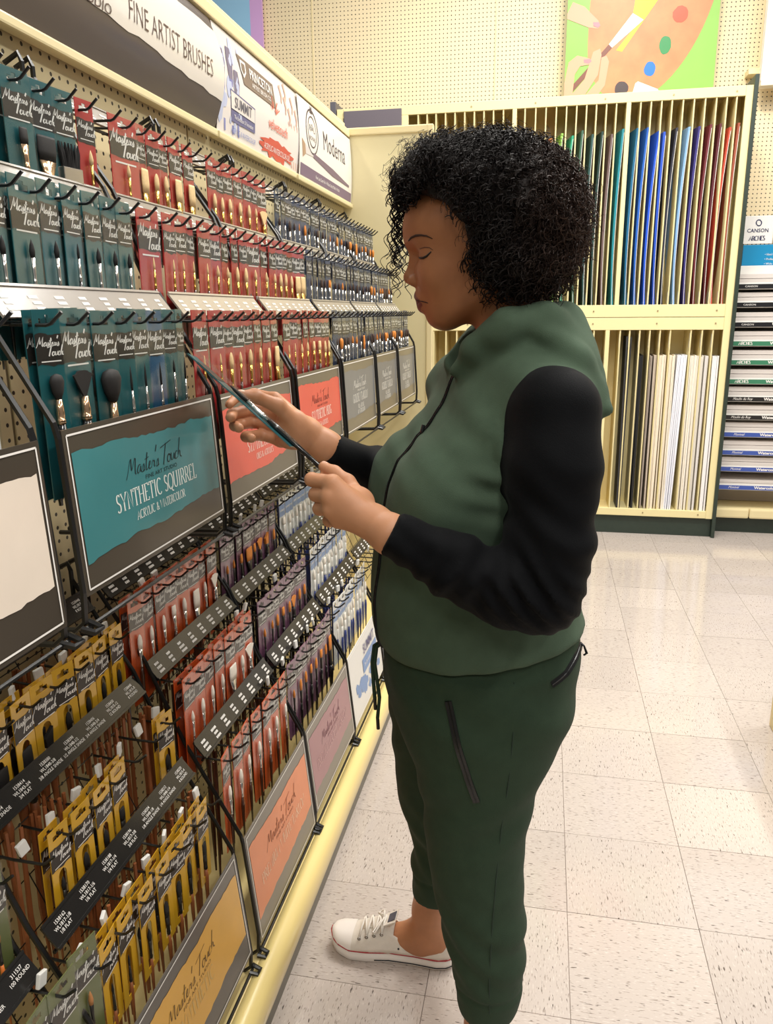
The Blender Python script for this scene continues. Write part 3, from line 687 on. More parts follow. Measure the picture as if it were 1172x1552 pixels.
def pack_proto(kind, brush, w_, L_):
    key = (kind, brush, w_, L_)
    if key in PROTO: return copy_tree(PROTO[key]), False
    root = empty('brush_pack', (0, 0, 0))
    mc = mat('card_'+kind, CARD[kind], .34, coat=.5, noise=.05, nscale=12)
    F = lambda x, y, z: (z, x, y)
    hw = w_/2; t = .0012; top = .014; sw = min(.013, hw*.55)
    b = MB()
    # card with a hanging slot (wide slot with a raised middle)
    def blk(x0, y0, x1, y1): b.prism([(x0, y0), (x1, y0), (x1, y1), (x0, y1)], -t, 0, F)
    blk(-hw, .004, -.004, top); blk(.004, .004, hw, top); blk(-.004, .008, .004, top)
    blk(-hw, -.004, -sw, .004); blk(sw, -.004, hw, .004)
    dz = 0
    if kind == 'yellow':
        # die-cut arch window below the band; the long wooden handle comes out below the card
        a = hw*.42; yb = -.055; n = 8
        blk(-hw, yb, hw, -.004)
        blk(-hw, -L_, -a, yb); blk(a, -L_, hw, yb)
        arcp = [(a*math.cos(PI*i/n), yb-a*1.2+a*1.2*math.sin(PI*i/n)) for i in range(n+1)]
        for i in range(n): b.prism([arcp[i+1], arcp[i], (arcp[i][0], yb), (arcp[i+1][0], yb)], -t, 0, F)
        blk(-a, -L_, a, -L_+.012)
    else:
        blk(-hw, -L_, hw, -.004)
    kid('card', b.mesh('card', mc), root)
    g = random.Random(hash(key) % 1000 if False else len(PROTO)+3)
    bt, bb = -.014, -.050
    band_c = m_band if kind != 'white' else mat('summit_blue', (120, 150, 196), .4)
    b = MB(); strip_faces(b, torn(-hw, hw, bt, bt-.001, .0009, 12, g), torn(-hw, hw, bb, bb-.001, .0011, 12, g), .0004, F)
    bandm = b.mesh('band', band_c)
    band = kid('band', bandm, root)
    if kind == 'white':
        b = MB(); font_text(b, 'SUMMIT', 0, -.035, w_*.18, F, .0009, 'CENTER', .95, .02); kid('lettering', b.mesh('lettering', m_inkw), band)
    else:
        lb_ = small_logo(w_); me = bpy.data.meshes.new('lettering'); me.from_pydata([(x+.0009, y, z) for x, y, z in lb_.v], [], lb_.f); me.materials.append(m_inkw); lt_ = kid('lettering', me, band)
    bk = (kind, brush)
    if bk not in BRM:
        st = list(STY[kind])
        if kind == 'teal' and brush in ('round', 'thin', 'liner', 'multi'): st[1] = m_silver
        BRM[bk] = brush_meshes(brush, kind, *st)
    ms, lb = BRM[bk]
    zb = {'yellow': -.068-lb, 'white': -.052-lb}.get(kind, -.060-lb)
    for nm in ('bristles', 'ferrule', 'handle'):
        o = kid(nm, ms[nm], root); o.location = (.0055, 0, zb)
        if kind == 'yellow': o.location = (-.0005, 0, zb); o.scale = (1, 1, 1.0)
    if kind not in ('yellow',):
        b = MB(); d = .0125 if brush in ('bigmop', 'mop') else .010
        b.prism([(-hw-.001, -L_-.001), (hw+.001, -L_-.001), (hw+.001, top+.001), (-hw-.001, top+.001)], d*.0+.0016, .0021, F)
        kid('clear_sleeve', b.mesh('clear_sleeve', m_sleeve), root)
    PROTO[key] = root
    return root, True
ORD = ['', 'first', 'second', 'third', 'fourth', 'fifth', 'sixth', 'seventh', 'eighth', 'ninth', 'tenth', 'eleventh', 'twelfth', 'thirteenth', 'fourteenth', 'fifteenth', 'sixteenth', 'seventeenth', 'eighteenth', 'nineteenth', 'twentieth', 'twenty-first', 'twenty-second', 'twenty-third', 'twenty-fourth', 'twenty-fifth', 'twenty-sixth', 'twenty-seventh']
def row(B, k, kind, rowname, items, L_=.20, stack=0, w0=.042):
    """items: (y, brush[, width[, kind]]) from the left"""
    g = random.Random(int(B['z']*1000)+k*7+len(items))
    for i, it in enumerate(items):
        y, br = it[0], it[1]; w_ = it[2] if len(it) > 2 and it[2] else w0; kd = it[3] if len(it) > 3 else kind
        # packs that overlap their left neighbour hang a little farther back, as on real hooks
        for s in range(stack+1):
            o, first = pack_proto(kd, br, w_, L_)
            dx = -.013*s-g.uniform(.0, .005)-(.0 if s == 0 else .002)
            o.location = (tier_x(B, k)+dx, y+g.uniform(-.002, .002)*(1+s), tier_z(B, k)-g.uniform(0, .004)-(.034 if kind == 'yellow' else 0))
            o.rotation_euler = (g.uniform(-.02, .02), 0, g.uniform(-.16, .10)) if s == 0 else (g.uniform(-.02, .02), 0, g.uniform(-.06, .06))
            n = ORD[i+1]
            if s == 0: lab = '%s pack with %s %s, %s from left on %s' % (CARDN[kd], BCN[kd], BR[br], n, rowname)
            else: lab = '%s pack hanging behind the %s from left on %s' % (CARDN[kd], n, rowname)
            tag(o, lab, 'brush pack', 'brush packs on '+rowname)
TK = UP
row(UP, 0, 'teal', 'top teal row', [(.975, 'flat'), (1.057, 'flat', .054), (1.112, 'bigflat', .05), (1.163, 'multi', .048)], .22, 1)
row(UP, 0, 'red', 'top red row', [(1.228, 'round', .04), (1.337, 'round', .08), (1.402, 'wideflat', .036), (1.442, 'filbert', .038), (1.486, 'filbert', .034), (1.528, 'wideflat', .05), (1.592, 'wideflat', .045),
    (1.705, 'filbert', .045), (1.752, 'filbert', .042), (1.80, 'filbert', .042), (1.855, 'filbert', .045), (1.91, 'filbert', .048), (1.965, 'round', .042), (2.015, 'fan', .054)], .22, 0)
row(UP, 1, 'teal', 'middle teal row', [(.815, 'round'), (.868, 'round'), (.922, 'round', .056), (.974, 'round', .046), (1.021, 'thin', .044), (1.067, 'round', .042), (1.116, 'round', .048), (1.162, 'round', .04)], .205, 1)
row(UP, 1, 'red', 'middle red row', [(1.242, 'thin', .074), (1.306, 'thin', .042), (1.352, 'thin', .042), (1.398, 'thin', .038), (1.446, 'thin', .044), (1.50, 'round', .05), (1.552, 'round', .044), (1.60, 'filbert', .04), (1.645, 'filbert', .04),
    (1.715, 'round', .062), (1.78, 'round', .05), (1.83, 'round', .044), (1.875, 'filbert', .042), (1.92, 'filbert', .042), (1.962, 'filbert', .04), (2.008, 'wideflat', .05), (2.055, 'wideflat', .044)], .205, 0)
row(UP, 2, 'teal', 'lower teal row', [(.842, 'mop', .042), (.898, 'fan', .062), (.957, 'bigmop', .05), (1.006, 'liner', .04), (1.048, 'liner', .046), (1.10, 'liner', .05, 'blue'), (1.148, 'thin', .036), (1.186, 'liner', .03)], .21, 1)
row(UP, 2, 'white', 'lower left edge row', [(.66, 'flat', .05), (.712, 'flat', .05)], .21, 0)
row(UP, 2, 'red', 'lower red row', [(1.258, 'thin', .06), (1.322, 'thin', .056), (1.375, 'filbert', .04), (1.425, 'round', .056), (1.478, 'filbert', .046), (1.528, 'filbert', .046), (1.578, 'filbert', .044), (1.63, 'wideflat', .046),
    (1.715, 'thin', .05), (1.768, 'thin', .046), (1.815, 'round', .044), (1.86, 'round', .042), (1.908, 'flat', .048), (1.96, 'flat', .046), (2.008, 'filbert', .042), (2.05, 'filbert', .042)], .21, 0)
g = random.Random(21)
for k, nm in enumerate(('top navy row', 'middle navy row', 'lower navy row')):
    its = []; y = 2.135
    while y < 3.33 and len(its) < 26:
        far = y > 2.75
        its.append((y, g.choice(['thin', 'round', 'round', 'filbert', 'flat'] + (['wideflat', 'mop'] if far or k == 2 else ['thin'])), .04, 'navy' if g.random() < (.45 if far else .22) else 'steel')); y += g.choice([.046, .048, .05])
    row(UP, k, 'navy', nm, its, .20, 0)
row(LO, 0, 'yellow', 'upper yellow row', [(.815, 'bigmop', .05), (.868, 'bigflat', .052), (.925, 'wideflat', .05), (.98, 'angle', .052), (1.036, 'filbert', .048), (1.09, 'filbert', .048), (1.142, 'filbert', .048), (1.196, 'filbert', .046)], .148, 1)
row(LO, 1, 'yellow', 'middle yellow row', [(.862, 'round', .044), (.915, 'filbert', .046), (.97, 'filbert', .048), (1.025, 'flat', .046), (1.19, 'filbert', .046)], .148, 1)
row(LO, 2, 'yellow', 'lower yellow row', [(.845, 'thin', .05), (.90, 'thin', .05), (.955, 'round', .048), (1.01, 'filbert', .046), (1.062, 'filbert', .046), (1.112, 'filbert', .046), (1.165, 'flat', .046)], .148, 1)
row(LO, 1, 'olive', 'middle olive row', [(.60, 'round', .05), (.655, 'round', .054), (.715, 'round', .056)], .16, 0)
row(LO, 2, 'olive', 'lower olive row', [(.62, 'round', .056), (.68, 'round', .056), (.735, 'round', .056), (.79, 'round', .056)], .16, 0)
row(LO, 0, 'rust', 'upper rust row', [(1.262, 'filbert', .044), (1.312, 'filbert', .05), (1.362, 'filbert', .048), (1.412, 'flat', .048), (1.462, 'filbert', .05), (1.515, 'wideflat', .05), (1.566, 'filbert', .044), (1.62, 'fan', .058)], .20, 1)
row(LO, 1, 'rust', 'middle rust row', [(1.285, 'round', .05), (1.336, 'filbert', .05), (1.388, 'filbert', .05), (1.44, 'filbert', .05), (1.492, 'bigflat', .05), (1.545, 'filbert', .046), (1.60, 'fan', .056)], .20, 1)
row(LO, 2, 'rust', 'lower rust row', [(1.285, 'filbert', .046), (1.345, 'filbert', .046), (1.40, 'filbert', .046), (1.455, 'filbert', .048), (1.515, 'filbert', .05), (1.57, 'filbert', .048), (1.625, 'filbert', .046)], .20, 0)
row(LO, 0, 'mauve', 'upper mauve row', [(1.69, 'round', .042), (1.735, 'round', .042), (1.785, 'flat', .044), (1.832, 'bigflat', .046), (1.878, 'flat', .042), (1.925, 'fan', .052), (1.975, 'angle', .042), (2.03, 'filbert', .042)], .19, 0)
row(LO, 1, 'mauve', 'middle mauve row', [(1.70, 'round', .046), (1.75, 'round', .046), (1.80, 'filbert', .042), (1.845, 'flat', .042), (1.89, 'filbert', .042), (1.935, 'fan', .05), (1.985, 'filbert', .042), (2.035, 'filbert', .042)], .19, 0)
row(LO, 2, 'mauve', 'lower mauve row', [(1.705, 'round', .046), (1.758, 'filbert', .044), (1.805, 'filbert', .042), (1.85, 'flat', .042), (1.895, 'filbert', .042), (1.942, 'flat', .044), (1.99, 'filbert', .044), (2.04, 'wideflat', .046)], .19, 0)
for k, nm in enumerate(('upper white row', 'middle white row', 'lower white row')):
    row(LO, k, 'white', nm, [(2.128+.0415*i, ('flat', 'filbert', 'round', 'filbert')[(i+k) % 4], .036) for i in range(10)], .19, 0)
row(LO, 0, 'mauve', 'far mauve row', [(2.60, 'round', .042), (2.65, 'fan', .05), (2.70, 'round', .042), (2.75, 'filbert', .042)], .19, 0)

# the deeper packs on the same hooks: only their handles and dark card edges show between the front ones
def deep(name, B, y0, y1, m, label, zlo, n, seed):
    g = random.Random(seed); b = MB()
    for k in range(3):
        for i in range(n):
            y = g.uniform(y0, y1); x = tier_x(B, k)-g.uniform(.03, .07); z = tier_z(B, k)-.02; l_ = g.uniform(zlo, zlo+.05)
            b.tube([(x, y, z), (x+g.uniform(-.002, .002), y+g.uniform(-.003, .003), z-l_*.6), (x, y+g.uniform(-.004, .004), z-l_)], [.0032, .0044, .002], 5)
    return tag(b.obj(name, m), label, 'brush handles', None, 'stuff')
deep('hanging_handles', LO, .79, 1.215, h_wood, 'brown handles hanging behind the yellow packs', .24, 26, 1)
deep('hanging_handles', LO, 1.27, 1.655, h_brown, 'dark brown handles hanging behind the rust packs', .22, 22, 2)
deep('hanging_handles', LO, 1.685, 2.08, h_black, 'black handles hanging behind the mauve packs', .22, 24, 3)
deep('hanging_handles', LO, 2.11, 2.52, h_navy, 'blue handles hanging behind the white packs', .22, 20, 4)
deep('hanging_handles', UP, .38, .75, h_black, 'black handles hanging at the left edge behind the cream sign', .24, 12, 5)

# ================================================================== BACK WALL: SHEET RACK, PAD SHELVES, POSTERS
RX0, RX1, RY, RD = -1.336, 1.088, 5.172, .25
RB = RY+RD
rack_b = empty('sheet_rack', (-.1, RY+.2, 0), 'tall cream wooden rack of upright slots holding coloured card and white boards', 'rack')
def part(name, lo, hi, m=m_cream_y, r=.003, parent=rack_b): return MB().bbox(lo, hi, r).obj(name, m, parent)
part('plinth', (RX0, RY+.02, 0), (RX1, RB, .122), m_green_kick)
part('corner_post', (RX1, RY-.012, 0), (RX1+.022, RB, 2.70), m_green_kick)
part('corner_post', (RX0-.04, RY-.01, 0), (RX0-.004, RB, 2.69), mat('post_slate', (92, 90, 98), .4))
part('side_frame', (1.048, RY, .122), (RX1, RY+.02, 2.648)); part('side_frame', (RX0, RY, .122), (RX0+.04, RY+.02, 2.648))
part('side_panel', (RX1-.014, RY+.02, .122), (RX1-.001, RB, 2.648)); part('side_panel', (RX0, RY+.02, .122), (RX0+.013, RB, 2.648))
part('back_panel', (RX0, RB-.014, .122), (RX1, RB, 2.648))
part('top_rail', (RX0+.04, RY, 2.594), (1.048, RY+.02, 2.648)); part('top_board', (RX0, RY+.02, 2.63), (RX1, RB, 2.648))
part('middle_rail', (RX0+.04, RY, 1.383), (1.048, RY+.02, 1.457)); part('middle_rail', (RX0+.04, RY, 1.306), (1.048, RY+.02, 1.380))
part('middle_shelf', (RX0, RY+.02, 1.42), (RX1, RB, 1.452)); part('lower_top', (RX0, RY+.02, 1.31), (RX1, RB, 1.34))
part('bottom_rail', (RX0+.04, RY, .124), (1.048, RY+.02, .172)); part('bottom_shelf', (RX0, RY+.02, .13), (RX1, RB, .168))
part('label_holder', (-1.29, RY-.012, 2.512), (-.925, RY, 2.632), mat('label_slate', (104, 96, 104), .4), .004)
part('blank_panel', (RX0+.04, RY+.004, 1.457), (-.90, RY+.016, 2.51))
part('stile', (-.93, RY, 1.457), (-.885, RY+.02, 2.594))
for zc in (2.62, 1.42, 1.345, .148):
    for x in (-.5, -.12, .28, .66, 1.0):
        MB().tube([(x, RY-.003, zc), (x, RY+.002, zc)], .005, 8).obj('screw', mat('screw_tan', (176, 160, 120), .4, metal=.5), rack_b)
m_div = mat('slot_cream', (226, 212, 160), .5, noise=.02)
for x in (-.241, .415): part('post', (x-.013, RY+.001, 1.45), (x+.013, RB-.014, 2.60), m_cream_y)
for x in (-.30, .372): part('post', (x-.013, RY+.001, .16), (x+.013, RB-.014, 1.315), m_cream_y)
updiv = [-.825, -.77, -.715, -.657, -.599, -.540, -.482, -.424, -.367, -.308, -.18, -.117, -.057, .003, .062, .12, .177, .233, .29, .346, .482, .540, .598, .655, .716, .776, .836, .896, .952, 1.004]
for x in updiv: part('divider', (x-.004, RY+.004, 1.45), (x+.004, RB-.014, 2.60), m_div, .001)
lodiv = [-1.2, -1.12, -1.04, -.96, -.88, -.80, -.72, -.64, -.57, -.50, -.43, -.365, -.23, -.165, -.10, -.035, .03, .095, .16, .225, .29, .448, .505, .565, .625, .685, .745, .865, .93, .992]
m_lab = mat('slot_label', (214, 208, 190), .4)
for x in lodiv:
    d = part('divider', (x-.004, RY+.004, .165), (x+.004, RB-.014, 1.312), m_div, .001)
    if x > -.3: MB().box((x-.0055, RY+.008, 1.20), (x-.0041, RY+.03, 1.285)).obj('slot_label', m_lab, d)
for x in updiv:
    if x > -.3: MB().box((x-.0055, RY+.008, 1.462), (x-.0041, RY+.03, 1.53)).obj('slot_label', m_lab, rack_b)
# coloured sheets: (top x, foot x, colour, words, height)
def sheet(name, xt, xb, z0, z1, col, label, group, bow, cat, thick=.012, n=12, depth=.20, tilt=0):
    o = empty(name, (xb, RY+.05, z0), label, cat, group)
    ms = mat('sheet_%d_%d_%d' % col, col, .45, noise=.02)
    b = MB(); rings = []
    y0, y1 = RY+.014, RY+.014+depth
    for i in range(n+1):
        t = i/n; x = xb+.004+(xt+.004-xb)*(t**2.2)-bow*math.sin(PI*t); z = z0+(z1-z0)*t
        q = -.020-.026*t**1.6; x += .012*(1-t)**5; rings.append([(x-thick/2, y0, z), (x+thick/2, y0, z), (x+q+thick/2, y1, z), (x+q-thick/2, y1, z)])
    b.loft(rings); b.obj('sheet_face', ms, o)
    b = MB(); rings = []
    for i in range(n+1):
        t = i/n; x = xb+.004+thick/2+.002+(xt+.004-xb)*(t**2.2)*.8-bow*math.sin(PI*t); z = z0+(z1-.02-z0)*t
        rings.append([(x-.0012, y0-.003, z), (x+.0012, y0-.003, z), (x+.0012, y1, z), (x-.0012, y1, z)])
    b.loft(rings); b.obj('paper_edge', mat('sheet_white', (226, 224, 216), .5), o)
    return o
Z0, Z1 = 1.455, 2.44
UPS = [(-.026, -.046, (238, 152, 58), 'orange'), (.036, .012, (150, 200, 92), 'lime green'), (.098, .066, (30, 156, 120), 'emerald green'), (.153, .138, (50, 92, 72), 'dark green'), (.213, .202, (32, 74, 72), 'deep bottle green'), (.268, .252, (12, 52, 46), 'blackish green'), (.324, .31, (104, 84, 82), 'taupe brown'), (.386, .372, (22, 132, 146), 'teal'),
       (.468, .452, (18, 100, 140), 'petrol blue'), (.526, .505, (24, 92, 184), 'cobalt blue'), (.590, .562, (26, 84, 206), 'bright blue'), (.618, .618, (30, 78, 190), 'royal blue'), (.686, .664, (34, 36, 52), 'near black'), (.755, .733, (130, 170, 216), 'pale blue'), (.810, .794, (52, 46, 118), 'indigo'), (.872, .850, (104, 34, 44), 'maroon'), (.924, .912, (84, 22, 34), 'dark wine red'), (.978, .950, (186, 70, 48), 'orange red'), (.994+.028, 1.012, (150, 74, 50), 'rust red')]
for xt, xb, c, nm in UPS:
    sheet('card_sheet', xt, xb, Z0, Z1+random.uniform(-.012, .02), c, '%s card sheets standing in the upper slot rack' % nm, 'coloured card sheets in the upper rack', .006, 'card sheet')
for xt, xb, c, nm in ((-.345, -.35, (132, 92, 64), 'brown'), (-.30+.0, -.325, (90, 60, 50), 'dark brown')):
    sheet('card_sheet', xt, xb, Z0, Z1+.02, c, '%s card sheets whose tops show above the hair' % nm, 'coloured card sheets in the upper rack', .004, 'card sheet')
# lower boards: (x left, x right, height, colour, words, lean)
LOS = [(.10, .118, 1.155, (232, 228, 216), 'ivory board beside the hood, leftmost'), (.165, .20, 1.16, (222, 210, 186), 'cream board beside the hood'), (.232, .262, 1.155, (230, 222, 204), 'pale board beside the sleeve'), (.308, .33, 1.152, (150, 140, 130), 'grey board beside the sleeve'),
       (.487, .498, 1.265, (52, 52, 54), 'tall charcoal board, left of two'), (.51, .522, 1.262, (40, 40, 42), 'tall charcoal board, right of two'), (.572, .598, 1.152, (26, 26, 28), 'thick black board'), (.636, .652, 1.15, (160, 148, 138), 'grey brown board'), (.66, .68, 1.15, (192, 178, 162), 'light taupe board'), (.692, .735, 1.152, (238, 228, 208), 'cream white board'), (.752, .788, 1.152, (236, 226, 206), 'thick ivory board'), (.80, .858, 1.152, (234, 236, 244), 'bluish white board leaning in the wide slot'), (.875, .926, 1.15, (240, 234, 222), 'widest warm white board'), (.936, .955, 1.148, (226, 220, 208), 'pale grey white board'), (.961, .982, 1.148, (220, 216, 212), 'light grey board'), (1.004, 1.042, 1.148, (238, 236, 236), 'cool white board, rightmost')]
for x0, x1, zt, c, nm in LOS:
    o = empty('mat_board', ((x0+x1)/2, RY+.05, .17), nm+' in the lower slot rack', 'board', 'boards in the lower rack')
    n = max(1, int(round((x1-x0)/.009))); s_ = (x1-x0)/n
    for k in range(n):
        b = MB(); a = x0+k*s_; off = random.uniform(-.004, .012); ln = random.uniform(-.008, .004)-(.02 if 'leaning' in nm else 0); zz = zt+random.uniform(-.004, .004)
        b.loft([[(a+ln*(1-t), RY+.012+off, .17+(zz-.17)*t), (a+s_*.88+ln*(1-t), RY+.012+off, .17+(zz-.17)*t), (a+s_*.88+ln*(1-t), RY+.21, .17+(zz-.17)*t), (a+ln*(1-t), RY+.21, .17+(zz-.17)*t)] for t in (0, .5, 1)])
        b.obj('board_sheet', mat('board_%d_%d_%d' % c, c, .55, noise=.02), o)
for x, c, nm in ((-.83, (216, 84, 72), 'red and white card sheets seen under the chin'),):
    o = sheet('card_sheet', x, x, .17, 1.27, (226, 110, 90), nm, 'coloured card sheets in the lower rack', 0, 'card sheet', .03)
    b = MB().box((x-.02, RY+.004, 1.22), (x+.02, RY+.014, 1.275)).obj('header_tab', mat('tab_red', (206, 60, 54), .4), o)
# pad shelves at the right
PX0, PX1, PY = 1.125, 1.80, 5.30
pad = empty('pad_shelving', (1.7, PY+.1, 0), 'grey shelving of watercolour pad slots with lettered price strips at the right edge', 'shelving')
m_shelf = mat('shelf_grey', (196, 190, 184), .4, noise=.03); m_shelfw = mat('shelf_white', (236, 234, 228), .35, coat=.2)
m_paper = mat('watercolour_paper', (214, 206, 200), .6)
MB().box((PX0, PY+.04, .0), (PX1, PY+.07, .10)).obj('kick_plate', m_green_kick, pad)
for a, c in ((PX0, 1.335), (1.338, PX1)):
    MB().bbox((a, PY-.012, .105), (c, PY+.012, .17), .012).obj('deck_nosing', m_cream, pad)
MB().box((PX0, PY+.012, .13), (PX1, WALLY-.005, .166)).obj('base_deck', m_cream, pad)
MB().box((PX0, PY+.24, .17), (PX1, PY+.25, 1.78)).obj('back_panel', mat('pad_back', (170, 162, 156), .6), pad)
zs = [1.560, 1.452, 1.334, 1.220, 1.105, .987, .878, .763, .653, .537, .430, .310]
kinds = ['CANSON']*3+['ARCHES']*3+['Moulin du Roy']*2+['Montval']*4
stripc = {'CANSON': (26, 26, 30), 'ARCHES': (62, 128, 96), 'Moulin du Roy': (34, 32, 32), 'Montval': (62, 88, 168)}
for i, (z, kd) in enumerate(zip(zs, kinds)):
    zz = z
    sh = MB().bbox((PX0, PY, zz-.018), (PX1, PY+.24, zz-.012), .001).obj('shelf', m_shelfw, pad)
    MB().bbox((PX0, PY-.004, zz-.016), (PX1, PY, zz+.022), .001).obj('shelf_lip', m_shelfw, pad)
    F = lambda u, v, d, zz=zz: (PX0+u, PY-.0045-d, zz+v)
    st = MB().prism([(.0, -.014), (1.0, -.014), (1.0, .013), (.0, .013)], 0, .001, F).obj('price_strip', mat('strip_'+kd, stripc[kd], .35, coat=.3), pad)
    b = MB()
    if kd == 'CANSON': font_text(b, 'CANSON', .085, -.005, .011, F, .0015, 'CENTER', 1.1)
    elif kd == 'ARCHES': serif_text(b, 'ARCHES', .085, -.008, .018, F, .0015, .95, .1, 1.8)
    else: font_text(b, kd, .1, -.006, .016, F, .0015, 'CENTER', .85, .0, .35)
    font_text(b, 'Watercolor', .29, -.007, .017, F, .0015, 'CENTER', 1.1, .05)
    b.obj('lettering', m_inkw, st)
    # the pads standing on each shelf
    o = empty('paper_pad_stack', (PX0+.4, PY+.1, zz-.01), 'flat stack of watercolour paper on pad shelf %s from the top' % ORD[i+1], 'paper pad', 'watercolour paper on the pad shelves')
    hgt = .088 if i != 11 else .06
    for k in range(3): MB().bbox((PX0+.004+.003*k, PY+.006+.004*k, zz-.012+hgt*k/3), (PX1-.02, PY+.23, zz-.012+hgt*(k+.9)/3), .001).obj('paper_pad', m_paper, o)
bl = MB().bbox((PX0+.06, PY+.20, 1.60), (PX1, PY+.215, 1.815), .002).obj('pad_sign', mat('sign_azure', (28, 140, 190), .3, coat=.3)); tag(bl, 'azure blue sign panel above the pad shelves', 'sign')
F = lambda u, v, d: (PX0+.06+u, PY+.1995-d, 1.60+v)
b = MB(); 
for i, t in enumerate(('Ideal for watercolor', 'Professional, archival', 'Wide range of weights')): font_text(b, '\u2022 '+t, .13, .15-.028*i, .013, F, .001, 'LEFT', .9)
b.obj('lettering', m_inkw, bl)
bl2 = MB().bbox((PX0+.24, PY+.22, 1.815), (PX1, PY+.235, 1.98), .002).obj('pad_sign', mat('sign_royal', (64, 110, 190), .3, coat=.3)); tag(bl2, 'royal blue sign panel behind the small white brand card', 'sign')
wc = MB().bbox((PX0+.05, PY+.198, 1.82), (PX0+.225, PY+.204, 1.985), .002).obj('brand_card', mat('card_white', (232, 230, 228), .4)); tag(wc, 'small white sign card lettered CANSON and ARCHES above the pads', 'sign')
F = lambda u, v, d: (PX0+.05+u, PY+.1975-d, 1.82+v)
b = MB(); font_text(b, 'CANSON', .085, .068, .022, F, .001, 'CENTER', .95, .02); serif_text(b, 'ARCHES', .085, .02, .026, F, .001, .8, .06, 1.4)
ribbon(b, arc(.085, .125, .014, .016, 40, 230, 10), lambda dx, dy, t: .003, .001, F); ribbon(b, arc(.088, .122, .014, .016, 220, 410, 10), lambda dx, dy, t: .003, .001, F)
b.obj('lettering', mat('ink_navy', (40, 44, 84), .4), wc)
MB().bbox((PX0+.05, PY+.19, 1.60), (PX1, PY+.197, 1.69), .002).obj('header_panel', m_shelfw, pad)
MB().box((PX0, PY+.205, 1.62), (PX0+.012, PY+.235, 2.0)).obj('sign_post', m_shelf, pad)
# palette poster leaning above the rack
pw = empty('palette_poster', (.48, 5.5, 2.7), 'poster of a hand painting on a wooden palette above the sheet rack', 'poster')
PXa, PXb, PZa, PZb = .045, .925, 2.712, 3.6
FP = lambda u, v, d: (PXa+u, 5.50-d, PZa+v)
MB().prism([(0, 0), (.88, 0), (.88, .895), (0, .895)], -.012, 0, FP).obj('backing', mat('poster_green', (138, 190, 84), .4, noise=.06, nscale=4), pw)
b = MB(); pal = arc(.48, .50, .36, .58, 0, 360, 48)
pal = [(min(max(x*1.0, .13), .88), max(y, .0)) for x, y in [(.50+.375*math.cos(a)+.06*math.sin(a), .56+.60*math.sin(a)+.10*math.cos(a)) for a in [2*PI*i/60 for i in range(60)]]]
b.flat([(x, min(y, .895)) for x, y in pal], .001, FP); b.obj('palette', mat('palette_wood', (208, 138, 92), .4, noise=.16, nscale=9), pw)
def blob(name, cx, cy, rx, ry, col, d=.002):
    g = random.Random(int(cx*1000)); b = MB(); b.flat([(cx+rx*math.cos(a)*g.uniform(.94, 1.05), cy+ry*math.sin(a)*g.uniform(.94, 1.05)) for a in [2*PI*i/22 for i in range(22)]], d, FP)
    b.flat([(cx-rx*.2+rx*.35*math.cos(a), cy+ry*.1+ry*.3*math.sin(a)) for a in [2*PI*i/14 for i in range(14)]], d+.0006, FP)
    return b.obj(name, mat('paint_%d_%d_%d' % col, col, .3), pw)
blob('paint_dab', .66, .42, .045, .045, (222, 88, 56)); blob('paint_dab', .585, .26, .035, .05, (58, 142, 84)); blob('paint_dab', .505, .135, .034, .04, (36, 118, 204)); blob('paint_dab', .345, .035, .04, .042, (66, 52, 52))
MB().flat([(.40, .56), (.49, .64), (.62, .64), (.45, .40), (.385, .43)], .0022, FP).obj('yellow_paint', mat('paint_yellow', (248, 224, 54), .4), pw)
MB().flat([(.30, .25), (.335, .24), (.45, .40), (.40, .37)], .0018, FP).obj('yellow_paint', mat('paint_yellow2', (244, 208, 62), .4), pw)
MB().flat([(.255, .285), (.275, .265), (.45, .405), (.385, .445)], .0026, FP).obj('brush_ferrule', mat('paint_white', (238, 232, 228), .4), pw)
MB().flat([(-.0, .0), (.02, .0), (.275, .265), (.255, .285), (.0, .02)], .0028, FP).obj('brush_handle', mat('paint_handle', (124, 74, 58), .4), pw)
sk1 = mat('poster_skin', (224, 164, 132), .4); nail = mat('poster_nail', (226, 130, 140), .4)
MB().flat([(0, .47), (.03, .53), (.10, .50), (.185, .42), (.20, .39), (.185, .375), (.13, .385), (.0, .44)], .0022, FP).obj('painted_finger', sk1, pw)
MB().flat([(0, .09), (.02, .20), (.07, .235), (.145, .215), (.16, .20), (.145, .18), (.09, .175), (.06, .13), (.05, .0), (.0, .0)], .003, FP).obj('painted_finger', sk1, pw)
MB().flat([(.03, .0), (.12, .1), (.165, .25), (.205, .265), (.215, .23), (.20, .12), (.12, .0)], .0032, FP).obj('painted_finger', sk1, pw)
MB().flat([(.12, .0), (.205, .09), (.215, .215), (.245, .225), (.262, .19), (.245, .06), (.20, .0)], .0031, FP).obj('painted_finger', sk1, pw)
MB().flat([(.155, .412), (.19, .41), (.198, .39), (.185, .38), (.158, .392)], .0036, FP).obj('painted_nail', nail, pw)
MB().flat([(.11, .21), (.148, .212), (.158, .198), (.142, .186), (.112, .192)], .0036, FP).obj('painted_nail', nail, pw)
MB().flat([(.41, .0), (.425, .06), (.44, .07), (.56, .02), (.57, .0)], .003, FP).obj('paint_tube', mat('paint_white', (238, 232, 228), .4), pw)
for x in (.15, .75): MB().box((PXa+x, 5.505, 2.645), (PXa+x+.02, 5.56, 2.9)).obj('easel_foot', m_cream, pw)
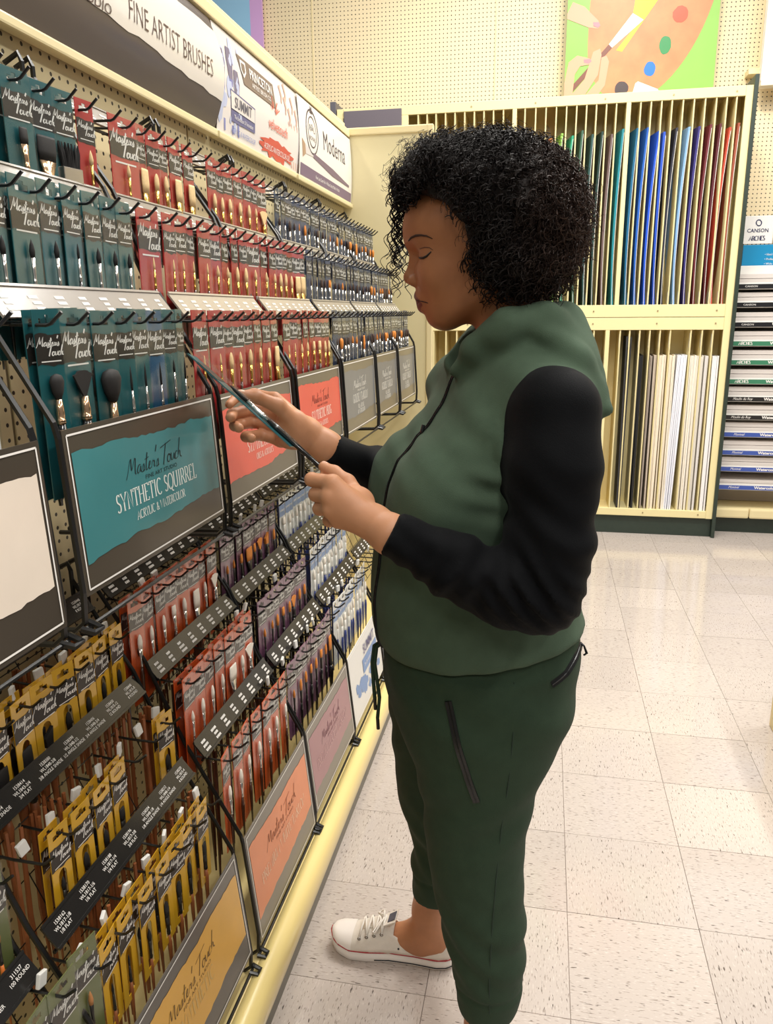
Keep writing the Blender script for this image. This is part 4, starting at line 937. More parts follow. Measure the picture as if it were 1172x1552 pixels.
# lilac and blue poster high on the left
lp = empty('wall_poster', (-2.3, 5.6, 3.4), 'pale blue poster with a lilac right edge above the gondola', 'poster')
FL = lambda u, v, d: (-3.1+u, 5.60-d, 3.02+v)
MB().prism([(0, 0), (1.155, 0), (1.155, 1.2), (0, 1.2)], -.02, 0, FL).obj('backing', mat('poster_lilac', (216, 172, 226), .4), lp)
MB().flat([(0, .02), (1.07, .02), (1.07, 1.2), (0, 1.2)], .001, FL).obj('blue_field', mat('poster_sky', (156, 206, 240), .4), lp)
MB().flat([(.70, .02), (.90, .02), (.90, .26), (.70, .26)], .002, FL).obj('grey_block', mat('poster_grey', (186, 172, 196), .4), lp)
for x in (-2.9, -2.2): MB().box((x, 5.62, 3.2), (x+.04, 5.655, 3.3)).obj('bracket', m_cream, lp)
# white box sign at the top right and its bracket
tr = empty('hanging_sign', (1.5, 5.4, 2.7), 'white box sign on the pegboard at the top right corner', 'sign')
MB().bbox((1.19, 5.50, 2.745), (1.9, 5.56, 3.4), .004).obj('box', mat('sign_white', (248, 246, 244), .4), tr)
MB().bbox((1.19, 5.49, 2.715), (1.9, 5.57, 2.745), .004).obj('bottom_rail', mat('rail_ivory', (238, 230, 210), .4), tr)
MB().box((1.13, 5.56, 2.80), (1.25, WALLY-.002, 2.83)).obj('bracket', m_cream, tr)
# corner of a display bin at the right edge
bn = empty('display_bin', (1.05, 2.4, 0), 'cream corner of a low display bin at the right edge of the aisle', 'bin')
MB().bbox((.825, 2.05, 0), (1.35, 2.71, .34), .006).obj('body', mat('bin_cream', (222, 204, 150), .4, noise=.03), bn)
MB().bbox((.822, 2.047, .30), (1.353, 2.713, .345), .006).obj('rim', m_cream, bn)

# ================================================================== PERSON
# signed-distance modelling: smooth unions of ellipsoids, tapered capsules and stacked ellipses, meshed by surface nets
class G:
    def __init__(s, lo, hi, h):
        s.lo = np.array(lo, np.float32); s.h = h
        s.n = np.ceil((np.array(hi)-np.array(lo))/h).astype(int)+1
        ax = [s.lo[i]+h*np.arange(s.n[i], dtype=np.float32) for i in range(3)]
        s.X, s.Y, s.Z = ax[0][:, None, None], ax[1][None, :, None], ax[2][None, None, :]
def smin(a, b, k):
    h = np.clip(.5+.5*(b-a)/k, 0, 1); return b+(a-b)*h-k*h*(1-h)
def smax(a, b, k): return -smin(-a, -b, k)
def ell(g, c, r, ry=0, rz=0):
    """ellipsoid; ry tips it about world Y, rz turns it about Z (radians)"""
    x, y, z = g.X-c[0], g.Y-c[1], g.Z-c[2]
    if rz: co, si = math.cos(rz), math.sin(rz); x, y = x*co+y*si, -x*si+y*co
    if ry: co, si = math.cos(ry), math.sin(ry); x, z = x*co-z*si, x*si+z*co
    k0 = np.sqrt((x/r[0])**2+(y/r[1])**2+(z/r[2])**2); k1 = np.sqrt((x/r[0]**2)**2+(y/r[1]**2)**2+(z/r[2]**2)**2)+1e-9
    return k0*(k0-1)/k1
def cap(g, a, b, ra, rb):
    ab = np.array(b, np.float32)-np.array(a, np.float32); L2 = float(ab@ab)+1e-12
    x, y, z = g.X-a[0], g.Y-a[1], g.Z-a[2]
    t = np.clip((x*ab[0]+y*ab[1]+z*ab[2])/L2, 0, 1)
    return np.sqrt((x-t*ab[0])**2+(y-t*ab[1])**2+(z-t*ab[2])**2)-(ra+(rb-ra)*t)
def chain(g, pts, k=.012):
    d = None
    for (a, ra), (b, rb) in zip(pts[:-1], pts[1:]):
        c = cap(g, a, b, ra, rb); d = c if d is None else smin(d, c, k)
    return d
def stack(g, secs, p=2.0):
    """secs: (z, cx, cy, a, b, theta): half depth a along the facing direction, half width b across it"""
    secs = sorted(secs); zs = [q[0] for q in secs]; z = g.Z.ravel()
    def itp(i):
        v = np.array([q[i] for q in secs], float); zz = np.array(zs)
        # smooth (cubic Hermite) interpolation
        m = np.gradient(v, zz); j = np.clip(np.searchsorted(zz, z)-1, 0, len(zz)-2); hh = zz[j+1]-zz[j]; t = np.clip((z-zz[j])/hh, 0, 1)
        return ((2*t**3-3*t**2+1)*v[j]+(t**3-2*t**2+t)*hh*m[j]+(-2*t**3+3*t**2)*v[j+1]+(t**3-t**2)*hh*m[j+1]).astype(np.float32)[None, None, :]
    cx, cy, a, b, th = (itp(i) for i in range(1, 6))
    co, si = np.cos(th), np.sin(th); dx, dy = g.X-cx, g.Y-cy
    u = -(dx*co+dy*si); v = dx*si-dy*co
    q = ((np.abs(u)/a)**p+(np.abs(v)/b)**p)**(1/p)
    d = (q-1)*np.minimum(a, b)
    return np.maximum(d, np.maximum(zs[0]-g.Z, g.Z-zs[-1]))
def net(g, d):
    """surface nets"""
    s = d < 0
    n = np.array(d.shape)-1
    cor = [(i, j, k) for i in (0, 1) for j in (0, 1) for k in (0, 1)]
    sl = lambda a, c: a[c[0]:c[0]+n[0], c[1]:c[1]+n[1], c[2]:c[2]+n[2]]
    cnt = sum(sl(s, c).astype(np.int8) for c in cor); act = (cnt > 0) & (cnt < 8)
    idx = np.argwhere(act); acc = np.zeros((len(idx), 3)); w_ = np.zeros(len(idx))
    D = {c: d[idx[:, 0]+c[0], idx[:, 1]+c[1], idx[:, 2]+c[2]] for c in cor}
    for c in cor:
        for ax in range(3):
            if c[ax]: continue
            e = list(c); e[ax] = 1; e = tuple(e); a, b = D[c], D[e]; m = (a < 0) != (b < 0)
            t = np.where(m, a/(a-b+1e-20), 0); p = np.array(c, float)[None, :]+np.zeros((len(idx), 3)); p[:, ax] += t
            acc += p*m[:, None]; w_ += m
    V = (idx+acc/w_[:, None])*g.h+g.lo
    vid = -np.ones(act.shape, np.int64); vid[act] = np.arange(len(idx))
    F = []
    for ax in range(3):
        b1, b2 = (ax+1) % 3, (ax+2) % 3
        lo_ = [slice(0, None)]*3; hi_ = [slice(0, None)]*3; lo_[ax] = slice(0, -1); hi_[ax] = slice(1, None)
        a, b = s[tuple(lo_)], s[tuple(hi_)]; E = np.argwhere(a != b); ok = (E[:, b1] > 0) & (E[:, b2] > 0) & (E[:, b1] < d.shape[b1]-1) & (E[:, b2] < d.shape[b2]-1); E = E[ok]
        sg = a[E[:, 0], E[:, 1], E[:, 2]]
        def q(o1, o2):
            c = E.copy(); c[:, b1] += o1; c[:, b2] += o2; return vid[c[:, 0], c[:, 1], c[:, 2]]
        f = np.stack([q(-1, -1), q(0, -1), q(0, 0), q(-1, 0)], 1); f[~sg] = f[~sg][:, ::-1]; F.append(f)
    F = np.concatenate(F); F = F[(F >= 0).all(1)]
    return V, F
def relax(V, F, it=2, lam=.5):
    for _ in range(it):
        A = np.zeros_like(V); c = np.zeros(len(V))
        for k in range(4):
            for o in (1, 3):
                np.add.at(A, F[:, k], V[F[:, (k+o) % 4]]); np.add.at(c, F[:, k], 1)
        V = V+(A/np.maximum(c, 1)[:, None]-V)*lam
    return V
def np_mesh(name, parts, m, colfn=None):
    V = np.concatenate([p[0] for p in parts]); off = 0; Fs = []
    for v, f in parts: Fs.append(f+off); off += len(v)
    F = np.concatenate(Fs)
    me = bpy.data.meshes.new(name); me.vertices.add(len(V)); me.vertices.foreach_set('co', V.astype(np.float32).ravel())
    me.loops.add(F.size); me.loops.foreach_set('vertex_index', F.astype(np.int32).ravel())
    me.polygons.add(len(F)); me.polygons.foreach_set('loop_start', np.arange(0, F.size, 4, dtype=np.int32))
    me.update(calc_edges=True); me.polygons.foreach_set('use_smooth', [True]*len(F)); me.materials.append(m)
    if colfn is not None:
        a = me.color_attributes.new('tint', 'FLOAT_COLOR', 'POINT'); c = np.ones((len(V), 4), np.float32); c[:, :3] = colfn(V); a.data.foreach_set('color', c.ravel())
    me.validate(); return me

per = empty('person', (-.13, 1.31, 0), 'person with curly dark hair in green hooded vest and trousers, reading a brush pack', 'person')
R = math.radians
TH = R(22)
# ---------- skin
HY = 1.31
def head(g):
    d = ell(g, (-.118, HY, 1.545), (.104, .077, .096), ry=R(-8))
    d = smin(d, ell(g, (-.180, HY, 1.552), (.048, .060, .046)), .03)               # forehead
    d = smin(d, ell(g, (-.148, HY, 1.468), (.058, .058, .068), ry=R(14)), .03)     # lower face
    for s in (-1, 1):
        d = smin(d, cap(g, (-.075, HY+s*.052, 1.475), (-.160, HY+s*.020, 1.418), .020, .017), .03)  # jaw line
        d = smin(d, ell(g, (-.168, HY+s*.036, 1.480), (.026, .024, .026)), .03)   # cheek
        d = smin(d, cap(g, (-.211, HY+s*.012, 1.533), (-.186, HY+s*.043, 1.536), .012, .011), .014)  # brow ridge
        d = smax(d, -ell(g, (-.216, HY+s*.032, 1.507), (.015, .018, .011)), .014) # eye socket
        d = smin(d, ell(g, (-.187, HY+s*.031, 1.508), (.0138, .0170, .0122)), .005)  # closed lid over the eyeball
        d = smin(d, ell(g, (-.2105, HY+s*.0155, 1.4695), (.0122, .0085, .0092)), .006)   # wing of the nose
        d = smax(d, -ell(g, (-.216, HY+s*.0065, 1.4605), (.006, .003, .0035)), .003)   # nostril
    d = smin(d, ell(g, (-.170, HY, 1.413), (.018, .024, .014)), .022)                 # chin
    d = smin(d, cap(g, (-.209, HY, 1.513), (-.2185, HY, 1.480), .0095, .0105), .010)     # bridge
    d = smin(d, ell(g, (-.2215, HY, 1.4745), (.0105, .0105, .0095)), .008)            # tip
    d = smin(d, ell(g, (-.194, HY, 1.443), (.018, .030, .018)), .014)                 # muzzle
    d = smin(d, chain(g, [((-.184, HY-.0265, 1.4375), .0035), ((-.200, HY-.0155, 1.4440), .0068), ((-.2052, HY-.005, 1.4460), .0074), ((-.2052, HY+.005, 1.4460), .0074), ((-.200, HY+.0155, 1.4440), .0068), ((-.184, HY+.0265, 1.4375), .0035)], .004), .005)     # upper lip
    d = smin(d, chain(g, [((-.184, HY-.025, 1.4350), .0035), ((-.1955, HY-.014, 1.4310), .0080), ((-.1990, HY-.004, 1.4292), .0088), ((-.1990, HY+.004, 1.4292), .0088), ((-.1955, HY+.014, 1.4310), .0080), ((-.184, HY+.025, 1.4350), .0035)], .004), .005)   # lower lip
    d = smax(d, -chain(g, [((-.186, HY-.031, 1.4362), .0016), ((-.2035, HY-.021, 1.4378), .0017), ((-.214, HY-.006, 1.4384), .0017), ((-.214, HY+.006, 1.4384), .0017), ((-.2035, HY+.021, 1.4378), .0017), ((-.186, HY+.031, 1.4362), .0016)], .002), .003)     # mouth line
    d = smin(d, chain(g, [((-.066, HY, 1.475), .056), ((-.060, HY, 1.42), .052), ((-.048, HY, 1.36), .060), ((-.04, HY-.0, 1.31), .075)]), .03)  # neck
    for s in (-1, 1):
        e = ell(g, (-.088, HY+s*.079, 1.500), (.021, .009, .031), ry=R(-8)); e = smax(e, -ell(g, (-.090, HY+s*.087, 1.500), (.013, .006, .020)), .004)
        d = smin(d, e, .008)
    return d
gh = G((-.245, 1.205, 1.30), (.06, 1.415, 1.66), .0022); Vh, Fh = net(gh, head(gh)); Vh = relax(Vh, Fh, 1, .4)
def handR(g):
    W = (-0.3640, 1.2849, 1.1980)
    d = chain(g, [((-.325, 1.360, 1.155), .0255), (W, .0250), ((-0.3931, 1.2694, 1.2244), 0.02366)], .02)
    # palm: fan of four metacarpals
    kn = [(-0.4477, 1.2704, 1.2799), (-0.4550, 1.2795, 1.2571), (-0.4532, 1.2813, 1.2325), (-0.4404, 1.2740, 1.2089)]
    for k in kn: d = smin(d, cap(g, (-0.3931, 1.2704, 1.2244), k, .0205, .0123), 0.01092)
    d = smin(d, ell(g, (-0.4113, 1.2503, 1.2398), (0.0291, 0.0164, 0.0273)), 0.01274); d = smin(d, ell(g, (-0.4141, 1.2594, 1.2125), (0.0273, 0.0146, 0.0164)), 0.01092)              # thumb pad
    f = [[(kn[0], 0.0107), ((-0.4841, 1.2722, 1.2880), 0.00946), ((-0.5032, 1.2431, 1.2862), 0.00837), ((-0.5060, 1.2139, 1.2762), 0.00710)],
         [(kn[1], 0.0113), ((-0.4969, 1.2831, 1.2589), 0.01074), ((-0.5151, 1.2485, 1.2562), 0.00983), ((-0.5023, 1.2067, 1.2562), 0.00837)],
         [(kn[2], 0.0111), ((-0.4941, 1.2831, 1.2389), 0.01056), ((-0.5114, 1.2467, 1.2371), 0.00965), ((-0.4896, 1.2085, 1.2389), 0.00819)],
         [(kn[3], 0.0104), ((-0.4750, 1.2740, 1.2180), 0.00983), ((-0.4914, 1.2431, 1.2189), 0.00892), ((-0.4696, 1.2121, 1.2216), 0.00764)]]
    fd = None
    for c in f:
        q = chain(g, c, .004); fd = q if fd is None else np.minimum(fd, q)
    d = smin(d, fd, .005)
    th = chain(g, [((-0.4050, 1.2485, 1.2435), 0.01502), ((-0.4259, 1.2240, 1.2744), 0.01229), ((-0.4532, 1.2030, 1.2899), 0.01019), ((-0.4768, 1.1894, 1.2953), 0.00783)], .006)
    return smin(d, th, .008)
gr = G((-.55, 1.16, 1.12), (-.285, 1.36, 1.32), .002); Vr, Fr = net(gr, handR(gr)); Vr = relax(Vr, Fr, 1, .4)
def handL(g):
    d = chain(g, [((-.1456, 1.0456, 1.089), .0260), ((-0.2048, 1.0465, 1.1161), 0.02594), ((-0.2330, 1.0602, 1.1270), 0.02412)], .02)
    kn = [(-0.2930, 1.0665, 1.1834), (-0.2976, 1.0611, 1.1643), (-0.2967, 1.0629, 1.1443), (-0.2876, 1.0702, 1.1270)]
    for k in kn: d = smin(d, cap(g, (-0.2330, 1.0629, 1.1288), k, .0196, .0123), 0.01274)
    d = smin(d, ell(g, (-0.2639, 1.0884, 1.1515), (0.0273, 0.0182, 0.0237)), 0.01274)
    f = [[(kn[0], 0.0116), ((-0.3303, 1.0847, 1.1834), 0.01019), ((-0.3385, 1.1120, 1.1788), 0.00892), ((-0.3294, 1.1339, 1.1743), 0.00764)],
         [(kn[1], 0.0116), ((-0.3240, 1.0829, 1.1616), 0.01056), ((-0.3276, 1.1157, 1.1534), 0.00910), ((-0.3076, 1.1339, 1.1525), 0.00764)],
         [(kn[2], 0.0111), ((-0.3194, 1.0847, 1.1397), 0.01001), ((-0.3185, 1.1175, 1.1324), 0.00874), ((-0.2967, 1.1302, 1.1343), 0.00746)],
         [(kn[3], 0.0102), ((-0.3076, 1.0920, 1.1197), 0.00892), ((-0.3058, 1.1175, 1.1151), 0.00801), ((-0.2876, 1.1266, 1.1197), 0.00673)]]
    fd = None
    for c in f:
        q = chain(g, c, .004); fd = q if fd is None else np.minimum(fd, q)
    d = smin(d, fd, .005)
    th = chain(g, [((-0.2603, 1.0920, 1.1515), 0.01593), ((-0.2839, 1.1138, 1.1743), 0.01229), ((-0.3076, 1.1284, 1.1861), 0.01019), ((-0.3276, 1.1393, 1.1925), 0.00783)], .006)
    return smin(d, th, .008)
gl = G((-.37, .98, 1.03), (-.115, 1.17, 1.22), .002); Vl, Fl = net(gl, handL(gl)); Vl = relax(Vl, Fl, 1, .4)
def legs(g):
    far = chain(g, [((-.182, 1.450, .40), .042), ((-.192, 1.455, .26), .046), ((-.205, 1.460, .13), .034), ((-.204, 1.464, .085), .036), ((-.22, 1.464, .055), .036)], .02)
    far = smin(far, cap(g, (-.22, 1.464, .055), (-.36, 1.468, .035), .032, .022), .03); far = smin(far, ell(g, (-.178, 1.462, .05), (.025, .028, .035)), .02)
    near = chain(g, [((-.068, 1.197, .40), .042), ((-.060, 1.195, .26), .046), ((-.060, 1.190, .13), .035), ((-.056, 1.188, .085), .036), ((-.07, 1.186, .055), .036)], .02)
    near = smin(near, cap(g, (-.07, 1.186, .055), (-.21, 1.178, .035), .032, .022), .03); near = smin(near, ell(g, (-.028, 1.188, .05), (.025, .028, .035)), .02)
    return np.minimum(far, near)
gg = G((-.42, 1.12, .008), (.03, 1.53, .42), .0055); Vg, Fg = net(gg, legs(gg)); Vg = relax(Vg, Fg, 1)
gt = G((-.30, 1.10, .36), (.06, 1.54, 1.36), .011)
def trunk(g):
    d = stack(g, [(.38, -.12, 1.32, .03, .03, TH), (.60, -.12, 1.32, .06, .06, TH), (.80, -.10, 1.31, .13, .15, TH), (1.0, -.10, 1.31, .13, .15, TH), (1.15, -.08, 1.31, .12, .15, TH), (1.30, -.055, 1.31, .08, .13, R(26)), (1.34, -.05, 1.31, .06, .07, R(26))])
    d = smin(d, chain(g, [((-.06, 1.20, .82), .06), ((-.068, 1.198, .39), .042)]), .05); d = smin(d, chain(g, [((-.16, 1.43, .82), .06), ((-.185, 1.448, .39), .042)]), .05)
    return d
Vt, Ft = net(gt, trunk(gt)); Vt = relax(Vt, Ft, 1)
SK = np.array(lin((164, 108, 71))); LIP = np.array(lin((112, 62, 54))); HAND = np.array(lin((196, 140, 104))); SCALP = np.array(lin((40, 26, 20)))
def skin_cols(V):
    c = np.tile(SK, (len(V), 1)); x, y, z = V.T
    # hands and ankles paler: pale palms, plus brighter light painted into the hands
    k = np.clip((1.30-z)/.03, 0, 1)[:, None]; k[z < .6] = .55; c = c*(1-k)+HAND*k
    lz = np.abs(y-HY)/.029; lip = (lz < 1) & (z < 1.4540-.014*lz**2) & (z > 1.4185+.014*lz**2) & (x < -.180)
    c[lip] = LIP
    # short hair at the hairline and over the skull
    hl = np.interp(z, [1.45, 1.47, 1.51, 1.555, 1.575, 1.595, 1.61], [-.085, -.098, -.115, -.136, -.150, -.195, -.235])
    s = np.clip((x-hl)/.012+.2, 0, 1)*(z > 1.445)*(np.abs(z) < 2); s = np.maximum(s, np.clip((z-1.607)/.01, 0, 1)); s = s*(1-np.clip((1.465-z)/.02, 0, 1)*(x < -.06)); c = c*(1-s[:, None])+SCALP*s[:, None]
    return c
m_skin = mat('skin', (150, 100, 70), .46, noise=.10, nscale=26, bump=.06, bscale=420, attr='tint', spec=.4)
m_skin.node_tree.nodes['Principled BSDF'].inputs['Subsurface Weight'].default_value = .06
m_skin.node_tree.nodes['Principled BSDF'].inputs['Subsurface Radius'].default_value = (.01, .004, .002)
body = link('body', np_mesh('body', [(Vh, Fh), (Vr, Fr), (Vl, Fl), (Vg, Fg), (Vt, Ft)], m_skin, skin_cols), per)
def bvh(parts):
    V = np.concatenate([p[0] for p in parts]); off = 0; Fs = []
    for v, f in parts: Fs.append(f+off); off += len(v)
    return BVHTree.FromPolygons([Vector(v) for v in V], np.concatenate(Fs).tolist())
def drape(tree, pts, dirn, lift, dist=1.2):
    """drop points onto a surface along a direction"""
    d = Vector(dirn).normalized(); out = []
    for p in pts:
        h = tree.ray_cast(Vector(p)-d*dist*.5, d, dist)
        if h[0] is not None: out.append(h[0]+h[1]*lift if h[1].dot(d) < 0 else h[0]-h[1]*lift)
    return out
hb = bvh([(Vh, Fh)])
m_hair = mat('hair', (30, 22, 19), .55, noise=.3, nscale=60, spec=.3, attr='tint')
m_lash = mat('lash', (20, 13, 11), .5)
for s, sd in ((-1, (0, 1, 0)), (1, (0, -1, 0))):
    y0 = HY+s*.2
    pr = drape(hb, [(-.2165, y0, 1.5290), (-.211, y0, 1.5325), (-.203, y0, 1.5345), (-.194, y0, 1.5345), (-.185, y0, 1.533), (-.1755, y0, 1.5285)], sd, .0008)
    b = MB(); b.tube(pr, [.0010, .0017, .0018, .0015, .0011, .0005][:len(pr)], 6); b.obj('eyebrow', mat('brow', (58, 36, 26), .9, noise=.3, nscale=400), body, True)
    pr = drape(hb, [(-.2015, y0, 1.5045), (-.197, y0, 1.5020), (-.191, y0, 1.5015), (-.185, y0, 1.504), (-.178, y0, 1.5100)], sd, .0008)
    b = MB(); b.tube(pr, [.0008, .0015, .0018, .0017, .0009][:len(pr)], 6); b.obj('eyelashes', m_lash, body, True)
    pr = drape(hb, [(-.2085, y0, 1.4390), (-.203, y0, 1.4384), (-.196, y0, 1.4372), (-.190, y0, 1.4358), (-.186, y0, 1.4345)], sd, .0002)
    b = MB(); b.tube(pr, [.0008, .0010, .0010, .0009, .0004][:len(pr)], 5); b.obj('mouth_line', mat('mouth_line', (62, 32, 27), .6), body, True)
    pr = drape(hb, [(-.2035, y0, 1.512), (-.197, y0, 1.5155), (-.189, y0, 1.5170), (-.181, y0, 1.5160), (-.175, y0, 1.512)], sd, .0001)
    b = MB(); b.tube(pr, [.0003, .0007, .0008, .0007, .0003][:len(pr)], 5); b.obj('lid_crease', mat('lid_crease', (92, 56, 40), .6), body, True)
nb = MB()
def nail_(c, dirv, up_):
    d_ = Vector(dirv).normalized(); u_ = Vector(up_); u_ = (u_-d_*u_.dot(d_)).normalized(); w3 = d_.cross(u_)
    b = MB(); n = 10
    b.add([Vector(c)+u_*.0012]+[Vector(c)+d_*(.0062*math.cos(2*PI*k/n))+w3*(.0044*math.sin(2*PI*k/n))-u_*(.0016*abs(math.sin(2*PI*k/n))) for k in range(n)], [(0, 1+k, 1+(k+1) % n) for k in range(n)])
    b.obj('nail', mat('nail', (214, 158, 128), .25, coat=.3), body, True)
nail_((-.4720, 1.1880, 1.3015), (-.0236, -.0136, .0054), (.2, -.55, .8))
nail_((-.3240, 1.1375, 1.1990), (-.02, .011, .0064), (.1, -.5, .86))
nail_((-.5085, 1.2085, 1.2775), (-.003, -.029, -.01), (-.9, -.3, .3))
# ---------- hair
def hair_d(g):
    d = ell(g, (-.102, HY, 1.598), (.104, .106, .078))
    d = smin(d, ell(g, (-.042, HY, 1.575), (.074, .110, .086)), .03)
    d = smin(d, ell(g, (-.040, HY, 1.505), (.062, .100, .052)), .03)
    d = smin(d, ell(g, (-.070, HY-.055, 1.515), (.046, .05, .058)), .025); d = smin(d, ell(g, (-.070, HY+.055, 1.515), (.046, .05, .058)), .025)
    d = smin(d, ell(g, (-.180, HY, 1.632), (.052, .080, .038)), .03)
    d = smin(d, ell(g, (.002, HY, 1.558), (.036, .085, .06)), .03)
    n = np.sin(g.X*190+1.3*np.sin(g.Z*120))*np.sin(g.Y*170+1.1*np.sin(g.X*90))*np.sin(g.Z*180+.7)
    n2 = np.sin(g.X*75+1)*np.sin(g.Y*70)*np.sin(g.Z*80+2)
    d = d+n*.006+n2*.007
    # keep the face clear: nothing in front of the hairline
    fx = np.interp(g.Z.ravel(), [1.40, 1.45, 1.47, 1.51, 1.555, 1.578, 1.598, 1.615, 1.64], [-.05, -.085, -.100, -.117, -.138, -.155, -.20, -.25, -.30]).astype(np.float32)[None, None, :]
    return smax(d, (fx-g.X), .008)
gx = G((-.27, 1.165, 1.42), (.085, 1.455, 1.715), .0045); Vx, Fx = net(gx, hair_d(gx))
HC1 = np.array(lin((23, 16, 14))); HC2 = np.array(lin((62, 40, 28)))
def hair_cols(V):
    t = np.clip((V[:, 0]+.06)/.1, 0, 1)[:, None]*.6; return HC1*(1-t)+HC2*t
hair = link('hair', np_mesh('hair', [(Vx, Fx)], m_hair, hair_cols), per)
# curls: thin helices rooted all over the hair
g_ = random.Random(12)
cv, cf, cc = [], [], []
def curl(p, axis, L_, rad, thr, turns, col, npt=None):
    axis = Vector(axis).normalized(); a = axis.orthogonal().normalized(); bb = axis.cross(a); ph = g_.uniform(0, 6.28)
    npt = npt or max(10, int(turns*9)); base = len(cv); m = 3; prev = None
    P = []
    for i in range(npt):
        t = i/(npt-1); r = rad*(.5+.6*t); an = ph+turns*2*PI*t
        P.append(Vector(p)+axis*(L_*t)+a*(r*math.cos(an))+bb*(r*math.sin(an))+Vector((0, 0, -.25*L_*t*t)))
    for i in range(npt):
        tg = (P[min(i+1, npt-1)]-P[max(i-1, 0)]).normalized(); q = tg.orthogonal().normalized(); r_ = tg.cross(q); th = thr*(1-.5*i/(npt-1))
        for k in range(m):
            cv.append(tuple(P[i]+(q*math.cos(2*PI*k/m)+r_*math.sin(2*PI*k/m))*th)); cc.append(col)
        if i:
            for k in range(m): cf.append((base+(i-1)*m+k, base+(i-1)*m+(k+1) % m, base+i*m+(k+1) % m, base+i*m+k))
hv = Vx; hc = Vector((-.07, HY, 1.56))
sel = g_.sample(range(len(hv)), min(len(hv), 3800))
for i in sel:
    p = Vector(hv[i]); o = (p-hc).normalized()
    if p.x < -.115 and p.z < 1.60 and abs(p.y-HY) < .09: continue
    dn = Vector((g_.uniform(-.5, .5), g_.uniform(-.5, .5), g_.uniform(-.7, .3)))
    ax = (o*.75+dn*.6)
    if p.x < -.19: ax = Vector((-.5, g_.uniform(-.4, .4), -.5))
    t = min(max((p.x+.06)/.1, 0), 1)*.8*g_.uniform(.3, 1.1); col = tuple(HC1*(1-t)+HC2*t*1.2)
    curl(p-o*.008, ax, g_.uniform(.020, .036), g_.uniform(.0045, .008), g_.uniform(.0010, .0021), g_.uniform(1.2, 2.4), col)
for i in g_.sample(range(len(hv)), min(len(hv), 2600)):
    p = Vector(hv[i]); o = (p-hc).normalized()
    if p.x < -.115 and p.z < 1.60 and abs(p.y-HY) < .09: continue
    t = min(max((p.x+.06)/.1, 0), 1)*g_.uniform(.4, 1.2); col = tuple(HC1*(1-t)+HC2*t*1.2)
    curl(p-o*.004, o*.8+Vector((g_.uniform(-.6, .6), g_.uniform(-.6, .6), g_.uniform(-.6, .4))), g_.uniform(.022, .044), g_.uniform(.004, .009), g_.uniform(.0004, .0007), g_.uniform(1.2, 3), col)
for k in range(44):   # ringlets that hang in front of the forehead
    y = HY+g_.uniform(-.05, .085); x = -.226+max(0, abs(y-HY)-.02)*.25+g_.uniform(-.022, .004)
    top = 1.635+g_.uniform(-.02, .012); L_ = g_.uniform(.06, .15)
    if y < HY-.022: L_ = g_.uniform(.03, .055)
    curl((x, y, top), (g_.uniform(-.22, .02), g_.uniform(-.08, .08), -1), L_, g_.uniform(.004, .0085), g_.uniform(.0010, .0019), L_/g_.uniform(.018, .028), tuple(HC1), int(L_/.022*12))
for k in range(16):
    curl((-.215+g_.uniform(-.01, .02), HY+g_.uniform(-.06, .06), 1.63), (-1, g_.uniform(-.4, .4), g_.uniform(-.6, .35)), g_.uniform(.03, .055), g_.uniform(.006, .010), .0006, g_.uniform(1.0, 2.0), tuple(HC1), 24)
for k in range(26):
    curl((-.03+g_.uniform(-.06, .05), HY+g_.uniform(-.09, .09), 1.475), (g_.uniform(-.3, .3), g_.uniform(-.3, .3), -1), g_.uniform(.025, .05), .005, .0011, 2, tuple(HC1), 20)
me = bpy.data.meshes.new('curls'); me.from_pydata(cv, [], cf); me.materials.append(m_hair)
at = me.color_attributes.new('tint', 'FLOAT_COLOR', 'POINT'); arr = np.ones((len(cv), 4), np.float32); arr[:, :3] = np.array(cc); at.data.foreach_set('color', arr.ravel()); me.polygons.foreach_set('use_smooth', [True]*len(me.polygons))
tag(link('curls', me, hair), kind='stuff')

# ---------- clothing
m_green = mat('green_fleece', (74, 91, 74), .85, noise=.08, nscale=40, bump=.35, bscale=900, spec=.12, sheen=.03)
m_green2 = mat('green_fleece_dark', (50, 66, 51), .85, noise=.08, nscale=40, bump=.3, bscale=900, spec=.12, sheen=.03)
m_shirt = mat('black_jersey', (5, 6, 9), .75, noise=.06, nscale=30, bump=.25, bscale=700, spec=.12, sheen=.02)
m_zip = mat('zip_black', (14, 14, 15), .35, spec=.5); m_ztooth = mat('zip_teeth', (44, 44, 46), .25, metal=.7)
SH_L, SH_R = (.018, 1.142, 1.282), (-.150, 1.462, 1.290)
TOR = [(.835, -.096, 1.31, .155, .175, TH), (.86, -.096, 1.31, .176, .192, TH), (.93, -.108, 1.31, .180, .192, TH), (1.0, -.112, 1.31, .171, .186, TH), (1.08, -.098, 1.31, .168, .184, TH), (1.15, -.080, 1.31, .150, .186, R(24)), (1.22, -.066, 1.31, .136, .192, R(25)),
       (1.28, -.056, 1.31, .114, .186, R(26)), (1.325, -.054, 1.31, .092, .150, R(26)), (1.36, -.056, 1.31, .078, .098, R(26)), (1.385, -.058, 1.31, .066, .074, R(26))]
FWD = lambda th: (-math.cos(th), -math.sin(th)); LFT = lambda th: (math.sin(th), -math.cos(th))
